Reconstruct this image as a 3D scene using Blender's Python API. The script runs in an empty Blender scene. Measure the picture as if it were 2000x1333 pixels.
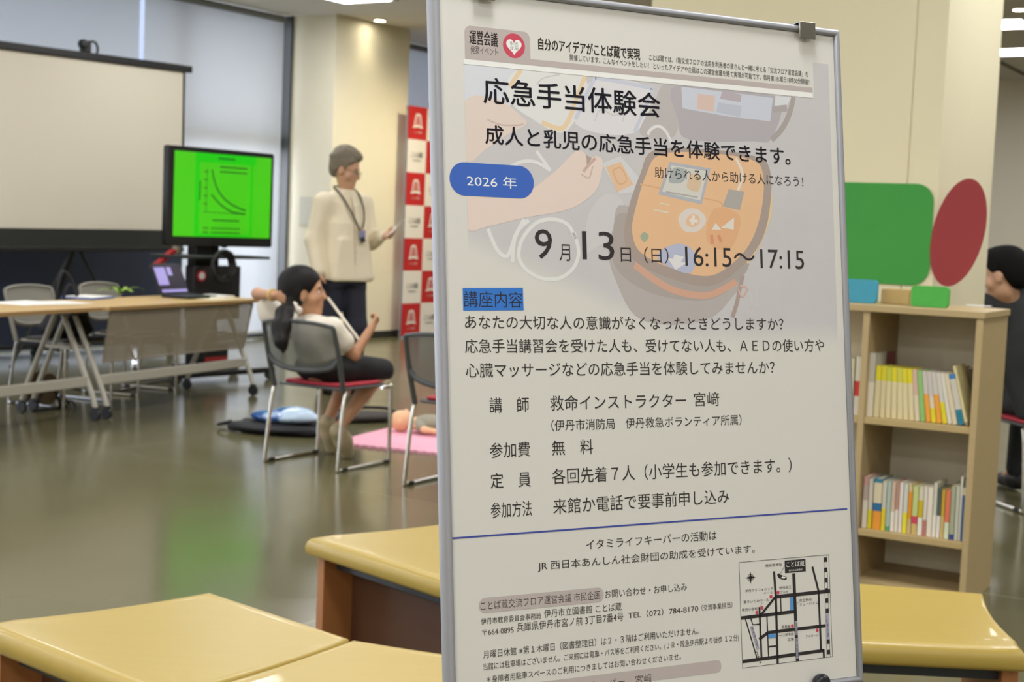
import bpy, bmesh, math, random
import numpy as np
from mathutils import Vector, Matrix, Euler
random.seed(7)
C = bpy.context.scene.collection
SC = bpy.context.scene
# ---------------------------------------------------------------- camera (2000 x 1333)
FPX = 2900.0; CH = 1.27; ROLL = .041
PITCH = math.atan((666.5 - 444.0) / FPX)
FWD = Vector((0, math.cos(PITCH), -math.sin(PITCH)))
_u0 = Vector((0, math.sin(PITCH), math.cos(PITCH))); _r0 = Vector((1, 0, 0))
UP = _u0 * math.cos(ROLL) - _r0 * math.sin(ROLL)
RT = _r0 * math.cos(ROLL) + _u0 * math.sin(ROLL)
EYE = Vector((0, 0, CH))
cam_d = bpy.data.cameras.new('camera'); cam = bpy.data.objects.new('camera', cam_d); C.objects.link(cam)
cam.matrix_world = Matrix(((RT.x, UP.x, -FWD.x, 0), (RT.y, UP.y, -FWD.y, 0), (RT.z, UP.z, -FWD.z, CH), (0, 0, 0, 1)))
cam_d.sensor_width = 36.0; cam_d.lens = 36.0 * FPX / 2000.0
cam_d.clip_start = .05; cam_d.clip_end = 200
cam_d.dof.use_dof = True; cam_d.dof.focus_distance = 1.88; cam_d.dof.aperture_fstop = 10.5
SC.camera = cam
# ---------------------------------------------------------------- view, world
SC.view_settings.view_transform = 'Standard'; SC.view_settings.look = 'None'
SC.view_settings.gamma = 1.0; SC.view_settings.use_curve_mapping = False
SC.view_settings.exposure = 0.0
W = bpy.data.worlds.new('sky'); SC.world = W; W.use_nodes = True
W.node_tree.nodes['Background'].inputs[0].default_value = (.62, .70, 1.0, 1)
W.node_tree.nodes['Background'].inputs[1].default_value = 3.0
LAMP_W = 40.0       # each ceiling panel
DAY_W = 2200.0       # daylight on the window side

def P(x, y, z=0.0):                       # point at height z seen at photo pixel x, y
    d = FWD + RT * ((x - 1000) / FPX) - UP * ((y - 666.5) / FPX)
    return EYE + d * ((z - CH) / d.z)
def PY(x, y, Y):
    d = FWD + RT * ((x - 1000) / FPX) - UP * ((y - 666.5) / FPX)
    return EYE + d * (Y / d.y)
# room axes: U runs along the window wall, V points from the windows into the room
ANG = math.radians(32.0)
DU = Vector((math.sin(ANG), math.cos(ANG), 0)); DV = Vector((math.cos(ANG), -math.sin(ANG), 0))
RA = Vector((-1.942, 15.48, 0))           # near corner of the wall pier between the windows
RZ = math.atan2(DU.y, DU.x)
CEIL = 3.38
def R(u, v, z=0.0): return RA + DU * u + DV * v + Vector((0, 0, z))
def toUV(p): q = p - RA; return q.dot(DU), q.dot(DV)

def area(name, loc, rot, sx, sy, power, col, parent=None, spread=None):
    l = bpy.data.lights.new(name, 'AREA'); l.shape = 'RECTANGLE'; l.size = sx; l.size_y = sy
    l.energy = power; l.color = col
    if spread: l.spread = spread
    o = bpy.data.objects.new(name, l); C.objects.link(o)
    if parent: o.parent = parent
    o.location = loc; o.rotation_euler = rot
    return o
# daylight outside the window wall (the sky side), shining in through glass and blinds
area('daylight', R(-4.0, -2.6, 1.9), (math.radians(90), 0, RZ + math.pi), 15, 4.2, DAY_W, (.94, .945, .99))

# ---------------------------------------------------------------- helpers
def lin(c):
    if isinstance(c, str): c = [float(t) for t in c.split()]
    if max(c) > 1.001: c = [t / 255.0 for t in c]
    return tuple(t / 12.92 if t <= .04045 else ((t + .055) / 1.055) ** 2.4 for t in c)
MATS = {}
def mat(name, c, rough=.55, metal=0.0, noise=.06, scale=30.0, spec=.5, emit=0.0, bump=0.0, coat=0.0, stretch=None):
    if name in MATS: return MATS[name]
    m = bpy.data.materials.new(name); m.use_nodes = True; MATS[name] = m
    nt = m.node_tree; b = nt.nodes['Principled BSDF']
    b.inputs['Roughness'].default_value = rough; b.inputs['Metallic'].default_value = metal
    b.inputs['Specular IOR Level'].default_value = spec
    b.inputs['Coat Weight'].default_value = coat
    col = lin(c)
    tc = nt.nodes.new('ShaderNodeTexCoord'); nz = nt.nodes.new('ShaderNodeTexNoise')
    nz.inputs['Scale'].default_value = scale; nz.inputs['Detail'].default_value = 4
    if stretch:
        mp = nt.nodes.new('ShaderNodeMapping'); mp.inputs['Scale'].default_value = stretch
        nt.links.new(tc.outputs['Object'], mp.inputs['Vector']); nt.links.new(mp.outputs[0], nz.inputs['Vector'])
    else:
        nt.links.new(tc.outputs['Object'], nz.inputs['Vector'])
    rp = nt.nodes.new('ShaderNodeMix'); rp.data_type = 'RGBA'
    rp.inputs[6].default_value = tuple(t * (1 - noise) for t in col) + (1,)
    rp.inputs[7].default_value = tuple(min(1, t * (1 + noise)) for t in col) + (1,)
    nt.links.new(nz.outputs[0], rp.inputs[0]); nt.links.new(rp.outputs[2], b.inputs['Base Color'])
    if emit > 0:
        nt.links.new(rp.outputs[2], b.inputs['Emission Color']); b.inputs['Emission Strength'].default_value = emit
    if bump > 0:
        bp = nt.nodes.new('ShaderNodeBump'); bp.inputs['Strength'].default_value = bump; bp.inputs['Distance'].default_value = .01
        nt.links.new(nz.outputs[0], bp.inputs['Height']); nt.links.new(bp.outputs[0], b.inputs['Normal'])
    return m
def mixshader(name, build):
    m = bpy.data.materials.new(name); m.use_nodes = True; MATS[name] = m
    nt = m.node_tree; nt.nodes.clear(); out = nt.nodes.new('ShaderNodeOutputMaterial')
    nt.links.new(build(nt), out.inputs[0]); return m

class MB:
    """collects shapes into one mesh"""
    def __init__(s): s.v = []; s.f = []; s.m = []; s.T = Matrix.Identity(4); s.cm = 0
    def add(s, vs, fs):
        o = len(s.v); s.v += [tuple(s.T @ Vector(p)) for p in vs]
        s.f += [tuple(o + i for i in f) for f in fs]; s.m += [s.cm] * len(fs); return s
    def box(s, c, d, rot=(0, 0, 0)):
        e = Euler(rot).to_matrix(); x, y, z = d[0] / 2, d[1] / 2, d[2] / 2; c = Vector(c)
        vs = [c + e @ Vector(p) for p in ((-x, -y, -z), (x, -y, -z), (x, y, -z), (-x, y, -z), (-x, -y, z), (x, -y, z), (x, y, z), (-x, y, z))]
        return s.add(vs, [(3, 2, 1, 0), (4, 5, 6, 7), (0, 1, 5, 4), (1, 2, 6, 5), (2, 3, 7, 6), (3, 0, 4, 7)])
    def tube(s, pts, r, n=10, closed=False):
        pts = [Vector(p) for p in pts]; k = len(pts); rs = r if isinstance(r, (list, tuple)) else [r] * k
        up = None; vs = []
        for i in range(k):
            a = pts[i - 1] if (i > 0 or closed) else pts[i]; b = pts[(i + 1) % k] if (i < k - 1 or closed) else pts[i]
            t = (b - a).normalized()
            if up is None: up = t.orthogonal().normalized()
            else:
                up = (up - t * up.dot(t)); up = up.normalized() if up.length > 1e-6 else t.orthogonal().normalized()
            w = t.cross(up)
            for j in range(n):
                a_ = 2 * math.pi * j / n; vs.append(pts[i] + (up * math.cos(a_) + w * math.sin(a_)) * rs[i])
        fs = []
        for i in range(k if closed else k - 1):
            for j in range(n):
                p, q = i * n, ((i + 1) % k) * n
                fs.append((p + j, q + j, q + (j + 1) % n, p + (j + 1) % n)[::-1])
        if not closed: fs += [tuple(range(n)), tuple(range((k - 1) * n, k * n))[::-1]]
        return s.add(vs, fs)
    def prism(s, poly, z0, z1):             # polygon in x,y (counter clockwise) from z0 to z1
        n = len(poly); vs = [(p[0], p[1], z0) for p in poly] + [(p[0], p[1], z1) for p in poly]
        return s.add(vs, [tuple(range(n))[::-1], tuple(range(n, 2 * n))] + [(i, (i + 1) % n, n + (i + 1) % n, n + i) for i in range(n)])
    def lathe(s, prof, n=20, c=(0, 0, 0), axis='z'):
        vs = []; k = len(prof); c = Vector(c)
        for r, h in prof:
            for j in range(n):
                a = 2 * math.pi * j / n; q = (r * math.cos(a), r * math.sin(a), h)
                if axis == 'x': q = (h, r * math.cos(a), r * math.sin(a))
                if axis == 'y': q = (r * math.sin(a), h, r * math.cos(a))
                vs.append(c + Vector(q))
        fs = [(i * n + j, i * n + (j + 1) % n, (i + 1) * n + (j + 1) % n, (i + 1) * n + j) for i in range(k - 1) for j in range(n)]
        fs += [tuple(range(n))[::-1], tuple(range((k - 1) * n, k * n))]
        return s.add(vs, fs)
    def ball(s, c, r, n=12):
        r = (r, r, r) if not isinstance(r, (tuple, list)) else r
        vs = []; fs = []; m = n
        for i in range(1, n):
            for j in range(m):
                a = math.pi * i / n; b = 2 * math.pi * j / m
                vs.append((c[0] + r[0] * math.sin(a) * math.cos(b), c[1] + r[1] * math.sin(a) * math.sin(b), c[2] + r[2] * math.cos(a)))
        t = len(vs); vs += [(c[0], c[1], c[2] + r[2]), (c[0], c[1], c[2] - r[2])]
        for i in range(n - 2):
            for j in range(m): fs.append((i * m + j, (i + 1) * m + j, (i + 1) * m + (j + 1) % m, i * m + (j + 1) % m))
        for j in range(m):
            fs.append((t, j, (j + 1) % m)); fs.append((t + 1, (n - 2) * m + (j + 1) % m, (n - 2) * m + j))
        return s.add(vs, fs)
    def flat(s, poly, z):
        return s.add([(p[0], p[1], z) for p in poly], [tuple(range(len(poly)))])
    def build(s, name, mats, parent=None, loc=None, bevel=0.0, smooth=True, ang=40, kind=None, label=None):
        me = bpy.data.meshes.new(name); me.from_pydata(s.v, [], s.f)
        for m in (mats if isinstance(mats, (list, tuple)) else [mats]): me.materials.append(m)
        me.polygons.foreach_set('material_index', s.m)
        if smooth:
            me.shade_smooth(); me.set_sharp_from_angle(angle=math.radians(ang))
        me.update()
        o = bpy.data.objects.new(name, me); C.objects.link(o)
        if parent is not None: o.parent = parent
        if loc is not None: o.location = loc
        if bevel > 0:
            b = o.modifiers.new('bevel', 'BEVEL'); b.width = bevel; b.segments = 3; b.limit_method = 'ANGLE'; b.angle_limit = math.radians(40)
            b.harden_normals = False
        if kind: o['kind'] = kind
        if label: o['label'] = label
        return o
def tag(o, label, cat, group=None):
    o['label'] = label; o['category'] = cat
    if group: o['group'] = group
    return o
def thing(name, label, cat, loc=(0, 0, 0), rz=0.0, group=None):
    o = bpy.data.objects.new(name, None); C.objects.link(o); o.empty_display_size = .1
    o.location = loc; o.rotation_euler = (0, 0, rz); return tag(o, label, cat, group)
def kids(o): return [c for c in bpy.data.objects if c.parent == o]
def dup(root, label, loc=None, rz=None, group=None):
    r = root.copy(); C.objects.link(r); r['label'] = label
    if loc is not None: r.location = loc
    if rz is not None: r.rotation_euler = (0, 0, rz)
    if group: r['group'] = group
    for ch in kids(root):
        c = ch.copy(); C.objects.link(c); c.parent = r
        for g in kids(ch):
            d = g.copy(); C.objects.link(d); d.parent = c
    return r
def structure(o): o['kind'] = 'structure'; return o
def arc(pts, n=6, closed=False):          # smooth curve through points
    pts = [Vector(p) for p in pts]; k = len(pts); out = []
    for i in range(k if closed else k - 1):
        g = (lambda j: pts[j % k]) if closed else (lambda j: pts[max(0, min(k - 1, j))])
        a, b, c, d = g(i - 1), g(i), g(i + 1), g(i + 2)
        for t in range(n):
            t /= n; out.append(.5 * ((2 * b) + (c - a) * t + (2 * a - 5 * b + 4 * c - d) * t * t + (3 * b - a - 3 * c + d) * t ** 3))
    if not closed: out.append(pts[-1])
    return out
def rrect(x0, y0, x1, y1, r, n=6):
    out = []
    for cx, cy, a in ((x1 - r, y0 + r, -90), (x1 - r, y1 - r, 0), (x0 + r, y1 - r, 90), (x0 + r, y0 + r, 180)):
        for i in range(n + 1):
            t = math.radians(a + 90 * i / n); out.append((cx + r * math.cos(t), cy + r * math.sin(t)))
    return out
def ribbon(pts, w):                        # flat strip along a polyline in x,y
    pts = [Vector((p[0], p[1])) for p in pts]; L = []; Rr = []
    for i, p in enumerate(pts):
        a = pts[max(0, i - 1)]; b = pts[min(len(pts) - 1, i + 1)]; t = (b - a).normalized(); n = Vector((-t.y, t.x)) * w / 2
        L.append(p + n); Rr.append(p - n)
    return L, Rr
def add_ribbon(mb, pts, w, z):
    L, Q = ribbon(pts, w); n = len(L)
    mb.add([(p.x, p.y, z) for p in L] + [(p.x, p.y, z) for p in Q], [(i, n + i, n + i + 1, i + 1) for i in range(n - 1)])

# ---------------------------------------------------------------- writing: glyph outlines from the built-in font
GLY = {}
def text_prepass(items):
    obs = []
    for s, wgt in items:
        if (s, wgt) in GLY or any(k == (s, wgt) for k, _ in obs): continue
        cu = bpy.data.curves.new('glyphs', 'FONT'); cu.body = s; cu.size = 1.0; cu.resolution_u = 3
        cu.space_line = .95
        o = bpy.data.objects.new('glyphs', cu); C.objects.link(o); obs.append(((s, wgt), o))
    dg = bpy.context.evaluated_depsgraph_get(); dg.update()
    for k, o in obs:
        me = bpy.data.meshes.new_from_object(o.evaluated_get(dg))
        n = len(me.vertices); co = np.zeros(n * 3); me.vertices.foreach_get('co', co); co = co.reshape(-1, 3)[:, :2]
        fs = [tuple(p.vertices) for p in me.polygons]
        lo = co.min(0); hi = co.max(0); GLY[k] = ((co - lo) / np.maximum(hi - lo, 1e-6), fs)
        bpy.data.meshes.remove(me)
    for k, o in obs:
        cu = o.data; bpy.data.objects.remove(o); bpy.data.curves.remove(cu)
def put_text(mb, s, wgt, u0, v0, u1, v1, z, place=None):
    co, fs = GLY[(s, wgt)]
    h = (v1 - v0) * .016
    for du, dv in ([(0, 0)] if wgt < 1 else [(-h, 0), (h, 0), (0, -h * .7), (0, h * .7)]):   # bold lettering: struck side by side
        vs = [(u0 + du + (u1 - u0) * a, v0 + dv + (v1 - v0) * b, z) for a, b in co]
        if place: vs = [place(*p) for p in vs]
        mb.add(vs, fs)

# ---------------------------------------------------------------- soft bodies: rounded limbs blended into one skin
def sdf(prims, vox):
    def pt(p): return np.array(p, float)
    lo = np.array([9e9] * 3); hi = -lo
    for p in prims:
        if p[0] == 'x': continue
        if p[0] == 'c': a, b, r = pt(p[1]), pt(p[2]), max(p[3], p[4]); l, h = np.minimum(a, b) - r, np.maximum(a, b) + r
        elif p[0] == 'e': r = max(p[2]); l, h = pt(p[1]) - r, pt(p[1]) + r
        elif p[0] == 't': a, b, r = pt(p[1]), pt(p[2]), max(max(p[3]), max(p[4])); l, h = np.minimum(a, b) - r, np.maximum(a, b) + r
        lo = np.minimum(lo, l); hi = np.maximum(hi, h)
    lo -= 3 * vox; hi += 3 * vox; n = np.ceil((hi - lo) / vox).astype(int) + 1
    F = np.full(n, .2, np.float32)
    ax = [lo[i] + vox * np.arange(n[i]) for i in range(3)]
    for p in prims:
        cut = p[0] == 'x'; q = p[1] if cut else p; k = q[-1]
        if q[0] == 'c': a, b, r = pt(q[1]), pt(q[2]), max(q[3], q[4]); l, h = np.minimum(a, b) - r, np.maximum(a, b) + r
        elif q[0] == 'e': r = max(q[2]); l, h = pt(q[1]) - r, pt(q[1]) + r
        else: a, b, r = pt(q[1]), pt(q[2]), max(max(q[3]), max(q[4])); l, h = np.minimum(a, b) - r, np.maximum(a, b) + r
        mg = k + 3 * vox
        i0 = np.clip(np.floor((l - mg - lo) / vox).astype(int), 0, n - 1); i1 = np.clip(np.ceil((h + mg - lo) / vox).astype(int) + 1, 1, n)
        if (i1 <= i0).any(): continue
        sl = tuple(slice(i0[i], i1[i]) for i in range(3))
        X, Y, Z = np.meshgrid(ax[0][sl[0]], ax[1][sl[1]], ax[2][sl[2]], indexing='ij')
        if q[0] == 'c':
            ab = b - a; L = max(ab @ ab, 1e-9)
            t = np.clip(((X - a[0]) * ab[0] + (Y - a[1]) * ab[1] + (Z - a[2]) * ab[2]) / L, 0, 1)
            D = np.sqrt((X - a[0] - t * ab[0]) ** 2 + (Y - a[1] - t * ab[1]) ** 2 + (Z - a[2] - t * ab[2]) ** 2) - (q[3] + (q[4] - q[3]) * t)
        elif q[0] == 'e':
            c = pt(q[1]); r3 = q[2]; M = np.array(q[3]) if q[3] is not None else np.eye(3)
            G = [X - c[0], Y - c[1], Z - c[2]]
            g = [M[0][i] * G[0] + M[1][i] * G[1] + M[2][i] * G[2] for i in range(3)]
            k0 = np.sqrt(sum((g[i] / r3[i]) ** 2 for i in range(3))); k1 = np.sqrt(sum((g[i] / r3[i] ** 2) ** 2 for i in range(3)))
            D = k0 * (k0 - 1) / np.maximum(k1, 1e-6)
        else:                             # 't': upright tube of elliptic section, flat ends; q = t,a,b,(rx,ry),(rx,ry),yaw,k
            yaw = q[5]; t = np.clip((Z - a[2]) / (b[2] - a[2]), 0, 1)
            gx = X - a[0] - t * (b[0] - a[0]); gy = Y - a[1] - t * (b[1] - a[1])
            hx = gx * math.cos(yaw) + gy * math.sin(yaw); hy = -gx * math.sin(yaw) + gy * math.cos(yaw)
            rx = q[3][0] + (q[4][0] - q[3][0]) * t; ry = q[3][1] + (q[4][1] - q[3][1]) * t
            k0 = np.sqrt((hx / rx) ** 2 + (hy / ry) ** 2); k1 = np.sqrt((hx / rx ** 2) ** 2 + (hy / ry ** 2) ** 2)
            D = k0 * (k0 - 1) / np.maximum(k1, 1e-6)
            zl, zh = min(a[2], b[2]), max(a[2], b[2]); D = np.maximum(D, np.maximum(zl - Z, Z - zh))
        A = F[sl]
        if cut:
            D = -D; hh = np.maximum(k - np.abs(A - D), 0) / max(k, 1e-6); F[sl] = np.maximum(A, D) + hh * hh * k / 4
        else:
            hh = np.maximum(k - np.abs(A - D), 0) / max(k, 1e-6); F[sl] = np.minimum(A, D) - hh * hh * k / 4
    S = F < 0
    # surface nets
    nx, ny, nz = F.shape
    acc = np.zeros((nx - 1, ny - 1, nz - 1, 3), np.float32); cnt = np.zeros((nx - 1, ny - 1, nz - 1), np.float32)
    def corner(A, i, j, k): return A[i:nx - 1 + i, j:ny - 1 + j, k:nz - 1 + k]
    cs = [(i, j, k) for i in (0, 1) for j in (0, 1) for k in (0, 1)]
    for c0 in cs:
        for d in range(3):
            if c0[d]: continue
            c1 = list(c0); c1[d] = 1
            f0, f1 = corner(F, *c0), corner(F, *c1); m = (f0 < 0) != (f1 < 0)
            t = np.where(m, f0 / np.where(m, f0 - f1, 1), 0)
            for e in range(3): acc[..., e] += np.where(m, c0[e] + (t if e == d else 0), 0)
            cnt += m
    act = cnt > 0; idx = np.full(act.shape, -1, np.int64); I = np.argwhere(act); idx[act] = np.arange(len(I))
    V = lo + vox * (I + acc[act] / cnt[act][:, None])
    quads = []
    for d in range(3):
        a, b = (d + 1) % 3, (d + 2) % 3
        sl0 = [slice(None)] * 3; sl1 = [slice(None)] * 3; sl0[d] = slice(0, -1); sl1[d] = slice(1, None)
        E = S[tuple(sl0)] != S[tuple(sl1)]; J = np.argwhere(E)
        J = J[(J[:, a] > 0) & (J[:, b] > 0) & (J[:, a] < F.shape[a] - 1) & (J[:, b] < F.shape[b] - 1)]
        ea = np.zeros(3, int); ea[a] = 1; eb = np.zeros(3, int); eb[b] = 1
        q = np.stack([idx[tuple((J - ea - eb).T)], idx[tuple((J - eb).T)], idx[tuple(J.T)], idx[tuple((J - ea).T)]], 1)
        ins = S[tuple(J.T)]; q[~ins] = q[~ins][:, ::-1]; quads.append(q)
    Q = np.concatenate(quads); return V, Q[(Q >= 0).all(1)]
def soft(name, prims, m, parent, vox=.007, relax=2, label=None):
    V, Q = sdf(prims, vox)
    for _ in range(relax):
        s = np.zeros_like(V); c = np.zeros(len(V))
        for i in range(4):
            for j in (Q[:, (i + 1) % 4], Q[:, i - 1]): np.add.at(s, Q[:, i], V[j]); np.add.at(c, Q[:, i], 1)
        V = V * .5 + s / np.maximum(c, 1)[:, None] * .5
    me = bpy.data.meshes.new(name); me.vertices.add(len(V)); me.vertices.foreach_set('co', V.astype(np.float32).ravel())
    me.loops.add(len(Q) * 4); me.loops.foreach_set('vertex_index', Q.ravel().astype(np.int32))
    me.polygons.add(len(Q)); me.polygons.foreach_set('loop_start', np.arange(0, len(Q) * 4, 4, dtype=np.int32))
    me.update(calc_edges=True); me.validate(); me.shade_smooth(); me.materials.append(m)
    o = bpy.data.objects.new(name, me); C.objects.link(o)
    if parent is not None: o.parent = parent
    if label: o['label'] = label
    return o
def hand(wrist, fdir, pnorm, thumb, s=1.0, curl=(.5, .6), k=.006):
    """palm, five unequal bent fingers; fdir along the fingers, pnorm out of the palm, thumb = side the thumb is on"""
    f = Vector(fdir).normalized(); n = Vector(pnorm); n = (n - f * n.dot(f)).normalized(); t = Vector(thumb); t = (t - f * t.dot(f) - n * t.dot(n)).normalized()
    w = Vector(wrist); out = []
    for o_, r in ((-.026, .0125), (-.009, .014), (.009, .014), (.026, .0125)):
        out.append(('c', w + f * .012 * s + t * o_ * .7 * s, w + f * .082 * s + t * o_ * s, r * s * 1.1, r * s, .012 * s))
    for o_, L, dl in ((.029, .070, .0), (.010, .080, .004), (-.010, .074, .002), (-.028, .056, -.006)):
        p = w + f * (.085 + dl) * s + t * o_ * s; d = f.copy(); a = 0
        for i, fr in enumerate((.45, .32, .23)):
            a += curl[0] if i == 0 else curl[1]
            d = f * math.cos(a) + n * math.sin(a); q = p + d * L * fr * s
            out.append(('c', p, q, (.0095 - .0008 * i) * s, (.0088 - .0009 * i) * s, k * s)); p = q
    p = w + f * .022 * s + t * .028 * s; d = (f * .65 + t * .62 + n * .42).normalized(); q = p + d * .042 * s
    out.append(('c', p, q, .0135 * s, .011 * s, .01 * s)); d2 = (f * .85 + t * .12 + n * .5).normalized()
    out.append(('c', q, q + d2 * .034 * s, .0105 * s, .0085 * s, k * s))
    return out
def xf(prims, M, t):
    """turn and move a list of prims"""
    M = Matrix(M); t = Vector(t); out = []
    for p in prims:
        if p[0] == 'x': out.append(('x', xf([p[1]], M, t)[0])); continue
        if p[0] == 'c': out.append(('c', M @ Vector(p[1]) + t, M @ Vector(p[2]) + t) + tuple(p[3:]))
        elif p[0] == 'e':
            r = Matrix(p[3]) if p[3] is not None else Matrix.Identity(3)
            out.append(('e', M @ Vector(p[1]) + t, p[2], [list(x) for x in (M @ r)], p[4]))
    return out
def head_prims(s=1.0, nose=1.0):
    pr = [('e', (-.012, 0, .035), (.098, .077, .098), None, .02), ('e', (.018, 0, -.035), (.075, .061, .088), None, .03),
          ('c', (.060, -.008, -.100), (.060, .008, -.100), .026, .026, .03), ('c', (.083, 0, .018), (.102 + .006 * nose, 0, -.026), .009, .014, .016),
          ('c', (.076, -.034, .026), (.076, .034, .026), .012, .012, .015), ('c', (.052, -.042, -.025), (.045, -.05, -.035), .026, .026, .02), ('c', (.052, .042, -.025), (.045, .05, -.035), .026, .026, .02),
          ('x', ('e', (.093, .031, .006), (.018, .017, .011), None, .012)), ('x', ('e', (.093, -.031, .006), (.018, .017, .011), None, .012)),
          ('c', (.084, -.019, -.060), (.084, .019, -.060), .009, .009, .01), ('c', (.082, -.017, -.071), (.082, .017, -.071), .010, .010, .01), ('x', ('c', (.096, -.022, -.0655), (.096, .022, -.0655), .0035, .0035, .004)),
          ]
    for y in (-1, 1):
        pr += [('e', (-.008, y * .080, -.008), (.022, .011, .033), None, .006), ('x', ('e', (-.002, y * .091, -.004), (.010, .006, .018), None, .006))]
    if s != 1: pr = [scale(p, s) for p in pr]
    return pr
def scale(p, s):
    if p[0] == 'x': return ('x', scale(p[1], s))
    if p[0] == 'c': return ('c', Vector(p[1]) * s, Vector(p[2]) * s, p[3] * s, p[4] * s, p[5] * s)
    return ('e', Vector(p[1]) * s, tuple(r * s for r in p[2]), p[3], p[4] * s)
def rotm(yaw=0, pitch=0, roll=0): return (Matrix.Rotation(yaw, 3, 'Z') @ Matrix.Rotation(pitch, 3, 'Y') @ Matrix.Rotation(roll, 3, 'X'))

# ================================================================= THE ROOM
def xuv(px, py, u=None, v=None):          # where the sight line at px crosses a room plane
    d = FWD + RT * ((px - 1000) / FPX) - UP * ((py - 666.5) / FPX); d2 = Vector((d.x, d.y, 0))
    n = DV if v is not None else DU; o = R(0, v) if v is not None else R(u, 0)
    k = (o - Vector((0, 0, 0))).dot(n) / d2.dot(n); return toUV(d2 * k)
PIER_U = xuv(801, 70, v=0)[0]
PIER_V = -xuv(565, 120, u=0)[1]
WV = -PIER_V                               # blind plane
U0, U1, V1 = -19.0, 7.2, 17.0
M_wall = mat('wall_paint', '.90 .875 .80', .75, noise=.02, scale=6)
M_pier = mat('pier_paint', '.90 .87 .77', .7, noise=.02, scale=6)
M_ceil = mat('ceiling_paint', '.86 .84 .80', .85, noise=.02, scale=4)
M_dark = mat('dark_trim', '40 42 36', .5)
M_black = mat('black_plastic', '22 22 22', .45)
M_metal = mat('satin_aluminium', '162 163 168', .5, metal=.4, noise=.03)
M_chrome = mat('chrome', '205 203 196', .18, metal=1.0, noise=.03)
def M_floor():
    m = mat('polished_floor', '99 95 68', .2, noise=.16, scale=1.1, spec=.3)
    nt = m.node_tree; b = nt.nodes['Principled BSDF']
    tc = nt.nodes['Texture Coordinate']; br = nt.nodes.new('ShaderNodeTexBrick')
    br.offset = 0; br.inputs['Scale'].default_value = 1.0; br.inputs['Mortar Size'].default_value = .006
    br.inputs['Brick Width'].default_value = 3.0; br.inputs['Row Height'].default_value = 3.0
    mp = nt.nodes.new('ShaderNodeMapping'); mp.inputs['Location'].default_value = (.6, .9, 0)
    nt.links.new(tc.outputs['Object'], mp.inputs[0]); nt.links.new(mp.outputs[0], br.inputs['Vector'])
    mx = nt.nodes.new('ShaderNodeMix'); mx.data_type = 'RGBA'
    old = b.inputs['Base Color'].links[0].from_socket
    nt.links.new(br.outputs['Fac'], mx.inputs[0]); nt.links.new(old, mx.inputs[6]); mx.inputs[7].default_value = lin('122 118 92') + (1,)
    nt.links.new(mx.outputs[2], b.inputs['Base Color'])
    n2 = nt.nodes.new('ShaderNodeTexNoise'); n2.inputs['Scale'].default_value = 2.2; n2.inputs['Detail'].default_value = 5
    nt.links.new(tc.outputs['Object'], n2.inputs['Vector'])
    mr = nt.nodes.new('ShaderNodeMapRange'); mr.inputs[3].default_value = .12; mr.inputs[4].default_value = .23
    nt.links.new(n2.outputs[0], mr.inputs[0]); nt.links.new(mr.outputs[0], b.inputs['Roughness'])
    return m
room = MB()
def slab(name, m, u0, u1, v0, v1, z0, z1, bevel=0):
    mb = MB(); mb.box(((u0 + u1) / 2, (v0 + v1) / 2, (z0 + z1) / 2), (u1 - u0, v1 - v0, z1 - z0))
    o = mb.build(name, m, bevel=bevel); place(o); return structure(o)
ROOM_M = Matrix(((DU.x, DV.x, 0, RA.x), (DU.y, DV.y, 0, RA.y), (0, 0, 1, 0), (0, 0, 0, 1)))
# V runs clockwise from U, so room pieces are laid out with -V as their second axis
ROOM_M = Matrix.Translation(RA) @ Matrix.Rotation(RZ, 4, 'Z') @ Matrix.Diagonal((1, 1, 1, 1))
def place(o): o.matrix_world = ROOM_M
_slab = slab
def slab(name, m, u0, u1, v0, v1, z0, z1, bevel=0): return _slab(name, m, u0, u1, -v1, -v0, z0, z1, bevel)
slab('floor', M_floor(), U0, U1, -4.5, V1, -.1, 0)
slab('ceiling', M_ceil, U0, U1, WV - .35, V1, CEIL, CEIL + .12)
slab('wall_far', M_wall, U1, U1 + .15, WV - .3, V1, 0, CEIL)
slab('wall_near', M_wall, U0 - .15, U0, WV - .3, V1, 0, CEIL)
slab('wall_right', M_wall, U0, U1, V1, V1 + .15, 0, CEIL)
# the pier between the windows, its skirting
slab('wall_left', M_pier, 0, PIER_U, WV - .3, 0, 0, CEIL)
slab('baseboard_left', M_dark, -.012, PIER_U + .012, -.4, .014, 0, .075)
slab('baseboard_far', M_dark, U1 - .014, U1, WV, V1, 0, .075)
# windows: glass, posts and transom behind the blinds
M_frame = mat('window_frame', '70 74 80', .4, metal=.3)
M_glass = mixshader('window_glass', lambda nt: _glass(nt, (.95, .97, 1, 1)))  if False else None
def glass(name, tint):
    def b(nt):
        t = nt.nodes.new('ShaderNodeBsdfTransparent'); t.inputs[0].default_value = tint + (1,)
        g = nt.nodes.new('ShaderNodeBsdfGlossy'); g.inputs[1].default_value = .03
        x = nt.nodes.new('ShaderNodeMixShader'); x.inputs[0].default_value = .06
        nt.links.new(t.outputs[0], x.inputs[1]); nt.links.new(g.outputs[0], x.inputs[2]); return x.outputs[0]
    return mixshader(name, b)
M_glass_lo = glass('clear_glass', (.96, .98, 1.0)); M_glass_hi = glass('tinted_glass', (.60, .62, .635))
GAP_U = xuv(277, 60, v=WV)[0]
TR_Z = 2.05
GAP_W = GAP_U + .55
edges = [(GAP_W - 3.3, GAP_W), (GAP_W, -.05), (PIER_U + .05, PIER_U + 3.3), (GAP_W - 6.6, GAP_W - 3.3), (GAP_W - 9.9, GAP_W - 6.6)]
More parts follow.
